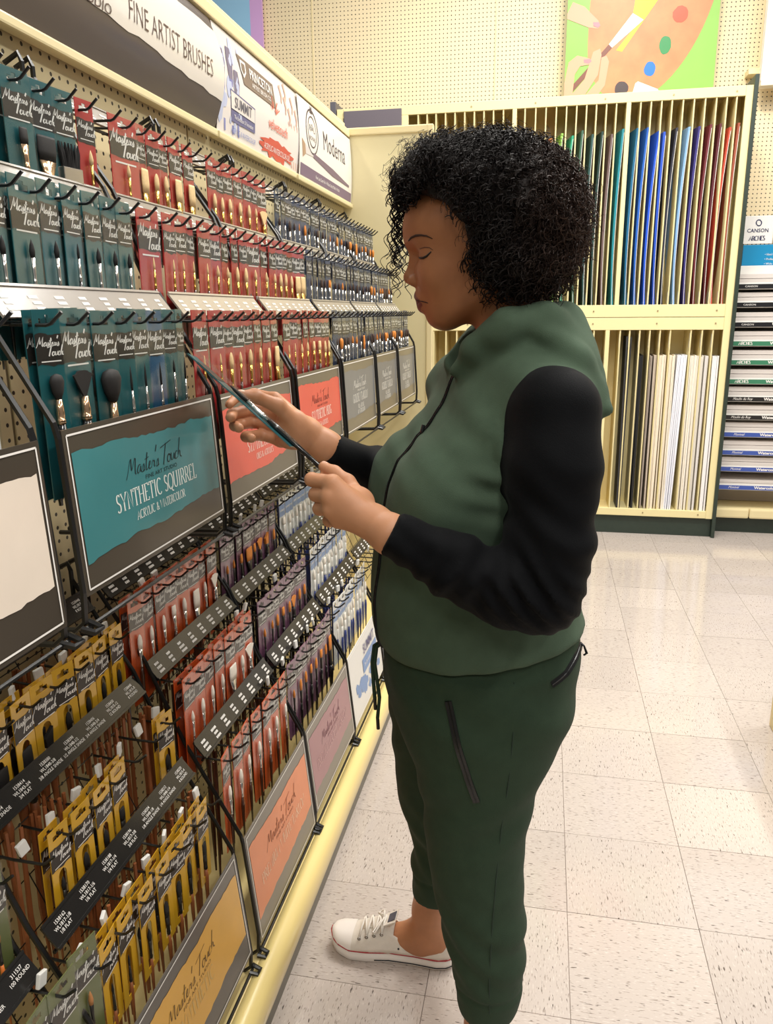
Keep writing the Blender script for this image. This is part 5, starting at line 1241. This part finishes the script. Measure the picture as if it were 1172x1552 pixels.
def tor(g, off=0):
    secs = [(z, cx, cy, a+off, b_+off, th) for z, cx, cy, a, b_, th in TOR]
    d = stack(g, secs, 2.2)
    f, l = FWD(R(23)), LFT(R(23))
    for s in (-1, 1):
        c = (-.088+f[0]*.100+l[0]*.082*s, 1.31+f[1]*.100+l[1]*.082*s, 1.130)
        d = smin(d, ell(g, c, (.088+off, .092+off, .092+off)), .06)
    d = smin(d, cap(g, (-.055, 1.31, 1.335), (SH_L[0], SH_L[1]+.02, SH_L[2]+.008), .05+off, .048+off), .05)
    d = smin(d, cap(g, (-.055, 1.31, 1.335), (SH_R[0]-.004, SH_R[1]+.012, SH_R[2]+.002), .05+off, .060+off), .05)
    return d
ARM_L = [(SH_L, .062), ((.018, 1.118, 1.20), .0615), ((.016, 1.095, 1.10), .0575), ((.006, 1.080, 1.031), .054), ((-.044, 1.066, 1.038), .048), ((-.113, 1.050, 1.072), .041), ((-.200, 1.038, 1.118), .033)]
ARM_R = [((-.152, 1.462, 1.270), .050), ((-.200, 1.515, 1.17), .052), ((-.245, 1.515, 1.075), .049), ((-.300, 1.410, 1.130), .042), ((-.362, 1.285, 1.191), .033)]
def shirt(g):
    a = chain(g, ARM_L, .03)
    # creases gathered inside the elbow and along the forearm
    w1 = np.sin((g.X*.8+g.Z*.6)*260+2*np.sin(g.Y*40))*np.exp(-(((g.X+.0)/.07)**2+((g.Z-1.035)/.05)**2))
    w2 = np.sin((g.X-g.Z*.45)*150+1.5*np.sin(g.Z*50))*np.exp(-(((g.X+.13)/.08)**2+((g.Z-1.06)/.06)**2))
    w3 = np.sin((g.Z+g.X*.35)*120+2*np.sin(g.X*35))*np.exp(-(((g.Z-1.13)/.08)**2))
    a = a+(w1*.0062+w2*.0034+w3*.0024)
    r_ = chain(g, ARM_R, .03)+np.sin(g.X*140+g.Z*60)*.0014
    ct, cr = ARM_L[-1][0], ARM_R[-1][0]
    # clean cuffs
    def cuff(d, p, q):
        n = np.array(p)-np.array(q); n = n/np.linalg.norm(n); return smax(d, (g.X-p[0])*n[0]+(g.Y-p[1])*n[1]+(g.Z-p[2])*n[2], .004)
    a = cuff(a, (-.205, 1.038, 1.120), (-.12, 1.049, 1.075)); r_ = cuff(r_, (-.366, 1.277, 1.195), (-.30, 1.41, 1.13))
    core = smax(tor(g, -.011), g.Z-1.345, .01); core = smax(core, .90-g.Z, .01)
    return smin(smin(a, core, .03), r_, .03)
gs = G((-.41, .97, .88), (.12, 1.60, 1.37), .0048); Vs, Fs_ = net(gs, shirt(gs)); Vs = relax(Vs, Fs_, 1, .4)
# cuffs: a hollow end so that the wrist comes out of the sleeve
link('long_sleeve_shirt', np_mesh('long_sleeve_shirt', [(Vs, Fs_)], m_shirt), per)
def hood(g):
    d = chain(g, [((-.142, 1.246, 1.330), .007), ((-.105, 1.232, 1.368), .017), ((-.060, 1.222, 1.395), .026), ((-.005, 1.245, 1.402), .029), ((.022, 1.31, 1.400), .031), ((-.005, 1.378, 1.398), .028), ((-.062, 1.400, 1.390), .025), ((-.115, 1.375, 1.372), .021), ((-.152, 1.305, 1.338), .013)], .025)
    d = smin(d, ell(g, (.036, 1.300, 1.338), (.050, .105, .066), ry=R(-28)), .04)
    d = smin(d, cap(g, (.060, 1.262, 1.310), (.094, 1.222, 1.276), .026, .008), .03)
    d = smin(d, chain(g, [((.0, 1.215, 1.385), .014), ((.045, 1.215, 1.352), .016), ((.075, 1.235, 1.305), .016)], .02), .014)
    fold = np.sin(g.Z*120+g.X*70+2.2*np.sin(g.Y*28))
    return d+fold*.0011
def vest(g):
    d = tor(g)
    # drape: soft folds under the bust and towards the arm hole, gather at the hem
    d = d+np.sin((g.X*.75-g.Z*.7)*70+1.4*np.sin(g.Y*22))*.0022*np.exp(-((g.Z-1.07)/.10)**2)+np.sin(g.X*95+g.Y*60)*.0022*np.exp(-((g.Z-.865)/.03)**2)
    d = d+np.sin((g.X+g.Z*1.3)*80)*.0014*np.exp(-((g.Z-1.22)/.07)**2)
    d = d+np.sin((g.Z+g.X*.22)*165)*.0032*np.exp(-((g.X+.065)/.045)**2-((g.Z-1.165)/.045)**2)*(g.Y < 1.3)
    d = d+np.sin((g.X*.95+g.Z*.45)*62+.8)*.0036*np.exp(-((g.Z-1.295)/.055)**2)
    d = smin(d, hood(g), .022)
    # neck opening and arm holes
    d = smax(d, -chain(g, [((-.060, 1.31, 1.50), .075), ((-.068, 1.31, 1.405), .058), ((-.118, 1.290, 1.368), .034), ((-.165, 1.262, 1.338), .017), ((-.185, 1.258, 1.315), .006)], .02), .006)
    ah = ell(g, (.026, 1.085, 1.245), (.078, .105, .108), rz=R(20))
    d = d+.0022*np.exp(-((ah-.019)/.0028)**2)
    d = smax(d, -ah, .005)
    d = smax(d, -ell(g, (-.185, 1.600, 1.235), (.085, .110, .108), rz=R(20)), .005)
    # hem slopes up to the back
    d = smax(d, (.848+.14*(g.X+.27))-g.Z, .012)
    return d
gv = G((-.33, 1.08, .80), (.13, 1.56, 1.47), .0045); Vv, Fv = net(gv, vest(gv)); Vv = relax(Vv, Fv, 1, .4)
vest_o = link('hooded_vest', np_mesh('hooded_vest', [(Vv, Fv)], m_green), per)
def trousers(g):
    pel = stack(g, [(.60, -.12, 1.32, .05, .06, TH), (.68, -.110, 1.315, .115, .15, TH), (.74, -.104, 1.31, .152, .178, TH), (.80, -.100, 1.31, .166, .186, TH), (.86, -.094, 1.31, .166, .182, TH), (.90, -.092, 1.31, .160, .176, TH), (.93, -.092, 1.31, .15, .168, TH)], 2.2)
    nl = stack(g, [(.168, -.058, 1.194, .050, .050, 0), (.185, -.057, 1.194, .056, .056, 0), (.215, -.056, 1.194, .060, .060, 0), (.26, -.058, 1.195, .0655, .066, 0), (.36, -.070, 1.197, .0760, .074, 0), (.486, -.086, 1.203, .085, .082, 0), (.605, -.086, 1.210, .098, .092, R(6)), (.70, -.080, 1.215, .122, .104, R(10)), (.78, -.075, 1.22, .132, .105, R(14)), (.84, -.08, 1.23, .12, .10, R(16))])
    fl_ = stack(g, [(.185, -.190, 1.450, .048, .050, 0), (.205, -.186, 1.450, .054, .054, 0), (.235, -.180, 1.450, .060, .060, 0), (.27, -.176, 1.450, .066, .066, 0), (.34, -.172, 1.450, .068, .070, 0), (.365, -.176, 1.449, .074, .074, 0), (.43, -.182, 1.447, .086, .082, 0), (.523, -.184, 1.443, .092, .088, R(6)), (.645, -.180, 1.435, .104, .098, R(10)), (.72, -.165, 1.42, .120, .106, R(14)), (.80, -.14, 1.40, .125, .10, R(18))])
    # hems cut on a slope, lower at the side seam
    d = smin(smin(pel, nl, .05), fl_, .05)
    fold = np.sin((g.Z*1.0+g.X*.8)*85+1.6*np.sin(g.Y*25))*.003*np.exp(-((g.Z-.33)/.10)**2)+np.sin((g.Z-g.X*.7)*70+2)*.0026*np.exp(-((g.Z-.60)/.08)**2)
    crotch = np.sin((g.X*.6+g.Z)*60+1.2)*.0026*np.exp(-((g.Z-.80)/.08)**2)
    wb_ = -.004*np.exp(-((g.Z-.232)/.006)**2)*(g.Y < 1.32)
    return d+fold+crotch-wb_*0+(.0045*np.exp(-((g.Z-.236-.0*(g.X))/.004)**2))*((g.Y < 1.32))+(.0045*np.exp(-((g.Z-.25)/.004)**2))*((g.Y > 1.32))
gp = G((-.32, 1.08, .14), (.12, 1.56, .94), .0052); Vp, Fp = net(gp, trousers(gp)); Vp = relax(Vp, Fp, 1, .4)
tr_o = link('trousers', np_mesh('trousers', [(Vp, Fp)], m_green2), per)
vb, pb = bvh([(Vv, Fv)]), bvh([(Vp, Fp)])
def zipper(name, tree, pts, dirn, wd, parent, n=24, teeth=True):
    P = [Vector(p) for p in pts]; q = []
    for i in range(len(P)-1):
        for k in range(n//(len(P)-1)): q.append(P[i].lerp(P[i+1], k/(n//(len(P)-1))))
    q.append(P[-1]); q = drape(tree, q, dirn, .0012)
    if len(q) < 3: return None
    d = Vector(dirn).normalized(); b = MB(); L_, R_ = [], []
    for i, p in enumerate(q):
        t = (q[min(i+1, len(q)-1)]-q[max(i-1, 0)]).normalized(); s = t.cross(d).normalized()*wd; L_.append(p+s); R_.append(p-s)
    m = len(q); top = [p-d*.0015 for p in L_]+[p-d*.0015 for p in R_]; bot = [p+d*.004 for p in L_]+[p+d*.004 for p in R_]
    f = [(i, i+1, m+i+1, m+i) for i in range(m-1)]+[(2*m+i, 3*m+i, 3*m+i+1, 2*m+i+1) for i in range(m-1)]
    f += [(i, 2*m+i, 2*m+i+1, i+1) for i in range(m-1)]+[(m+i, m+i+1, 3*m+i+1, 3*m+i) for i in range(m-1)]+[(0, m, 3*m, 2*m), (m-1, 3*m-1, 4*m-1, 2*m-1)]
    b.add(top+bot, f); z = b.obj(name, m_zip, parent)
    if teeth: MB().tube([p-d*.0015 for p in q], .0012, 5).obj('zip_teeth', m_ztooth, z)
    return q
fd = FWD(R(24)); f3 = (-fd[0], -fd[1], 0)
zc = [(-.07+fd[0]*.3, 1.31+fd[1]*.3, z) for z in (1.345, 1.29, 1.226, 1.16, 1.10, 1.04, .97, .90, .862)]
zq = zipper('front_zip', vb, zc, f3, .0042, vest_o, 40)
if zq:
    p = zq[9]; MB().tube([p+Vector((-.004, -.006, .004)), p+Vector((-.006, -.008, -.006)), p+Vector((-.006, -.008, -.018))], [.0028, .0034, .0022], 6).obj('zip_pull', m_ztooth, vest_o)
zipper('pocket_zip', pb, [(-.128, 1.0, .828), (-.112, 1.0, .765), (-.094, 1.0, .70), (-.080, 1.0, .655)], (0, 1, 0), .0055, tr_o, 24)
bq = zipper('back_pocket_zip', pb, [(.030, 1.0, .848), (.052, 1.0, .858), (.072, 1.0, .875), (.083, 1.06, .888)], (0, 1, 0), .0055, tr_o, 18)
if bq:
    p = bq[-1]; MB().tube([p, p+Vector((.006, -.004, -.004)), p+Vector((.011, -.006, -.016)), p+Vector((.006, -.006, -.02))], [.002, .0018, .0026, .0018], 6).obj('zip_pull', m_ztooth, tr_o)
sq = drape(pb, [(-.028, 1.0, .86), (-.026, 1.0, .78), (-.030, 1.0, .70), (-.040, 1.0, .60), (-.046, 1.0, .50), (-.050, 1.0, .40), (-.052, 1.0, .30), (-.05, 1.0, .22)], (0, 1, 0), .0004)
if len(sq) > 2: MB().tube(sq, .0011, 5).obj('side_seam', mat('seam_green', (34, 52, 40), .9), tr_o)
for dx, L_ in ((0, .10), (.006, .135)):
    x, y, z = -.272+dx, 1.255-dx, .85
    pts = [(x+.012, y+.005, z+.012), (x-.004, y-.004, z+.002), (x-.008, y-.004, z-.03), (x-.006+dx, y-.004, z-L_*.7), (x-.004, y-.004, z-L_)]
    c_ = MB().tube(pts, .0034, 6).obj('drawstring', m_green2, tr_o, True)
    MB().tube([pts[-1], (x-.003, y-.004, z-L_-.022)], .0032, 6).obj('cord_tip', m_zip, c_)

# ---------- shoes
m_canvas = mat('canvas_white', (226, 218, 206), .8, noise=.05, nscale=60, bump=.3, bscale=600); m_rub = mat('rubber_white', (238, 232, 226), .4, coat=.1); m_redl = mat('rubber_red', (168, 40, 48), .45); m_blkl = mat('rubber_black', (28, 28, 34), .45); m_lace = mat('lace_white', (236, 230, 220), .7); m_eye = mat('eyelet', (150, 146, 142), .25, metal=.9)
def half_w(t):   # sole half width along the length, 0 heel .. 1 toe
    return np.interp(t, [0, .04, .12, .3, .5, .68, .82, .92, .97, 1], [.016, .026, .032, .032, .032, .040, .042, .035, .023, .004])
def mid(t): return np.interp(t, [0, .3, .6, .8, 1], [0, -.002, .002, .004, .0])
def shoe(heel, ang, label):
    """built along +x from the heel, then turned: ang is the direction of the toe"""
    L_ = .281; o = empty('shoe', heel); o.parent = per; o.matrix_basis = per.matrix_basis.inverted() @ Matrix.Translation(heel) @ Matrix.Rotation(ang, 4, 'Z')
    o['label'] = label
    def P(name, b, m, par=o, smooth=True):
        q = bpy.data.objects.new(name, b.mesh(name, m, smooth)); COL.objects.link(q); q.parent = par; return q
    N = 44
    def outline(z, grow=0, t0=0, t1=1):
        up_, lo_ = [], []
        for i in range(N+1):
            t = t0+(t1-t0)*i/N; w_ = float(half_w(t))+grow; m_ = float(mid(t)); x = t*L_+(grow if t > .5 else -grow)*abs(2*t-1)**6
            up_.append((x, m_+w_, z)); lo_.append((x, m_-w_, z))
        return up_+lo_[::-1]
    lift = lambda r: [(x, y, z+(.010*max(0, (x/L_-.78)/.22)**2 if x/L_ > .78 else 0)) for x, y, z in r]
    P('sole', MB().loft([lift(outline(0, -.003)), lift(outline(.004, .001)), lift(outline(.015, .0015)), lift(outline(.028, .0005)), lift(outline(.030, -.002))]), m_rub)
    for nm, z, m_, a in (('red_line', .0285, m_redl, .0016), ('black_line', .0085, m_blkl, .0014)):
        r = lift(outline(z, .0016)); 
        if nm == 'black_line': r = [p for p in r if p[0] < L_*.62]; P(nm, MB().tube(r[:len(r)//2], a, 5), m_); P(nm, MB().tube(r[len(r)//2:], a, 5), m_)
        else: P(nm, MB().tube(r, a, 5, closed=True), m_)
    # canvas upper: sections from heel to vamp
    secs = []; K = 20
    prof = [(.0, .066, .010), (.03, .072, .018), (.10, .068, .024), (.2, .056, .027), (.30, .052, .028), (.40, .064, .026), (.47, .078, .022), (.55, .078, .021), (.65, .070, .022), (.74, .060, .024), (.80, .053, .026), (.86, .047, .024)]
    for t, ztop, wt in prof:
        w_ = float(half_w(t))-.0005; m_ = float(mid(t)); x = t*L_; ring = []
        zo = .010*max(0, (t-.78)/.22)**2 if t > .78 else 0
        for k in range(K+1):
            a = PI*k/K; c_, s_ = math.cos(a), math.sin(a)
            ww = w_*(1-(abs(s_)**3)*.0); yy = m_+math.copysign(abs(c_)**.62, c_)*(w_*(1-.25*s_)+0); zz = .027+zo+(ztop-.027)*abs(s_)**.72
            ring.append((x, yy, zz))
        secs.append(ring)
    # front part closed, rear part open at the top (throat for the foot)
    b = MB(); n = K+1; v = [p for r in secs for p in r]; f = []
    for i in range(len(secs)-1):
        for k in range(K):
            thr = 1 <= i < 6 and 5 <= k < K-5
            if not thr: f.append((i*n+k, (i+1)*n+k, (i+1)*n+k+1, i*n+k+1))
    b.add(v, f); b.add([secs[0][k] for k in range(n)], [tuple(range(n))])
    q = P('canvas_upper', b, m_canvas); md = q.modifiers.new('thickness', 'SOLIDIFY'); md.thickness = .003; md.offset = -1
    # toe cap
    b = MB(); cap_s = []
    for t in np.linspace(.80, .995, 9):
        w_ = float(half_w(t))+.0026; m_ = float(mid(t)); zo = .010*max(0, (t-.78)/.22)**2; zt = float(np.interp(t, [.8, .9, .97, .995], [.0575, .0505, .0425, .0345]))
        cap_s.append([(t*L_+.0008, m_+math.copysign(abs(math.cos(PI*k/16))**.62, math.cos(PI*k/16))*w_*(1-.25*math.sin(PI*k/16)), .027+zo+(zt-.027)*abs(math.sin(PI*k/16))**.72) for k in range(17)])
    v = [p for r in cap_s for p in r]; f = [(i*17+k, (i+1)*17+k, (i+1)*17+k+1, i*17+k+1) for i in range(8) for k in range(16)]
    b.add(v, f); P('toe_cap', b, m_rub)
    # tongue with its woven tag, eyelets and laces
    b = MB(); b.loft([[(L_*.72, -.015, .064), (L_*.72, .015, .064), (L_*.72, .015, .067), (L_*.72, -.015, .067)], [(L_*.56, -.019, .080), (L_*.56, .019, .080), (L_*.56, .019, .084), (L_*.56, -.019, .084)], [(L_*.455, -.021, .098), (L_*.455, .021, .098), (L_*.455, .021, .102), (L_*.455, -.021, .102)]])
    tg = P('tongue', b, m_canvas, smooth=False)
    b = MB(); b.loft([[(L_*.525, -.013, .0895), (L_*.525, .013, .0895), (L_*.525, .013, .091), (L_*.525, -.013, .091)], [(L_*.465, -.013, .0985), (L_*.465, .013, .0985), (L_*.465, .013, .1030), (L_*.465, -.013, .1030)]]); P('woven_tag', b, mat('tag_slate', (84, 84, 96), .6), tg, False)
    ey = []
    for i, t in enumerate((.74, .68, .62, .56)):
        z = float(np.interp(t, [.55, .65, .74], [.071, .064, .055])); wy = float(half_w(t))*.72
        for s in (-1, 1):
            b = MB(); b.tube([(t*L_+.0032*math.cos(a), float(mid(t))+s*(wy+.004), z+.0032*math.sin(a)) for a in [2*PI*k/8 for k in range(8)]], .0012, 4, closed=True); P('eyelet', b, m_eye)
        ey.append((t*L_, float(mid(t)), z, wy))
    for i, (x, m_, z, wy) in enumerate(ey):
        b = MB(); b.tube([(x, m_-wy-.003, z+.001), (x-.002, m_-wy*.5, z+.016), (x-.004, m_, z+.021), (x-.002, m_+wy*.5, z+.016), (x, m_+wy+.003, z+.001)], .0028, 6); P('lace', b, m_lace)
        if i < 3:
            x2, m2, z2, w2 = ey[i+1]
            b = MB(); b.tube([(x, m_-wy, z+.006), ((x+x2)/2, m_, (z+z2)/2+.022), (x2, m2+w2, z2+.006)], .0026, 6); P('lace', b, m_lace)
    x, m_, z, wy = ey[-1]
    for s in (-1, 1):
        b = MB(); b.tube([(x, m_, z+.022), (x+.004, m_+s*.02, z+.022), (x+.012, m_+s*.036, z+.008), (x+.02, m_+s*.03, z+.004), (x+.004, m_+s*.008, z+.022)], .0022, 6); P('lace', b, m_lace)
    for t in (.34, .42):
        for s in (-1, 1): P('eyelet', MB().tube([(t*L_, s*(float(half_w(t))-.001)+float(mid(t)), .042), (t*L_, s*(float(half_w(t))+.0012)+float(mid(t)), .042)], .0022, 8), m_blkl)
    return o
shoe((-.150, 1.460, 0), PI-R(2), 'white canvas shoe with red line, the one fully in view')
shoe((-.002, 1.192, 0), PI+R(5), 'white canvas shoe below the frame')

# ================================================================== HELD PACK
hp = empty('held_brush_pack', (-.44, 1.153, 1.27), 'long teal brush pack held up in both hands, seen nearly edge on', 'brush pack')
A, B_ = Vector((-.5387, 1.1557, 1.3581)), Vector((-.3385, 1.1502, 1.1852))
ud = (B_-A).normalized(); wdir = Vector((-.33, .94, -.06)); wdir = (wdir-ud*wdir.dot(ud)).normalized(); nd = ud.cross(wdir).normalized()
if nd.z < 0: nd = -nd
wdir = (wdir*math.cos(R(2.5))+nd*math.sin(R(2.5))).normalized(); nd = ud.cross(wdir).normalized()
if nd.z < 0: nd = -nd
def FH(x, y, z): return A+ud*x+wdir*y+nd*z
Lh = (B_-A).length
MB().prism([(.0, -.023), (Lh*.80, -.023), (Lh*.80, .023), (.0, .023)], -.0008, .0008, FH).obj('card', mat('card_teal', CARD['teal'], .34, coat=.5), hp)
MB().prism([(.02, -.0225), (.06, -.0225), (.06, .0225), (.02, .0225)], -.0016, .0014, FH).obj('band', m_band, hp)
MB().prism([(-.004, -.024), (Lh*.82, -.024), (Lh*.82, .024), (-.004, .024)], .0085, .0091, FH).obj('clear_sleeve', m_sleeve, hp)
MB().prism([(-.004, -.024), (Lh*.82, -.024), (Lh*.82, .024), (-.004, .024)], -.0022, -.0017, FH).obj('clear_sleeve', m_sleeve, hp)
def axis_loft(name, pts, m):
    b = MB(); b.tube([FH(x, 0, .005) for x, r in pts], [r for x, r in pts], 8); return b.obj(name, m, hp, True)
axis_loft('bristles', [(.075, .0006), (.085, .003), (.10, .004), (.112, .0036)], b_black)
axis_loft('ferrule', [(.112, .0036), (.125, .0034), (.14, .0036), (.142, .0042), (.146, .0042), (.148, .0036), (.155, .0036)], m_silver)
axis_loft('handle', [(.155, .0036), (.175, .0052), (.21, .0045), (.26, .0034), (Lh, .0024)], h_black)
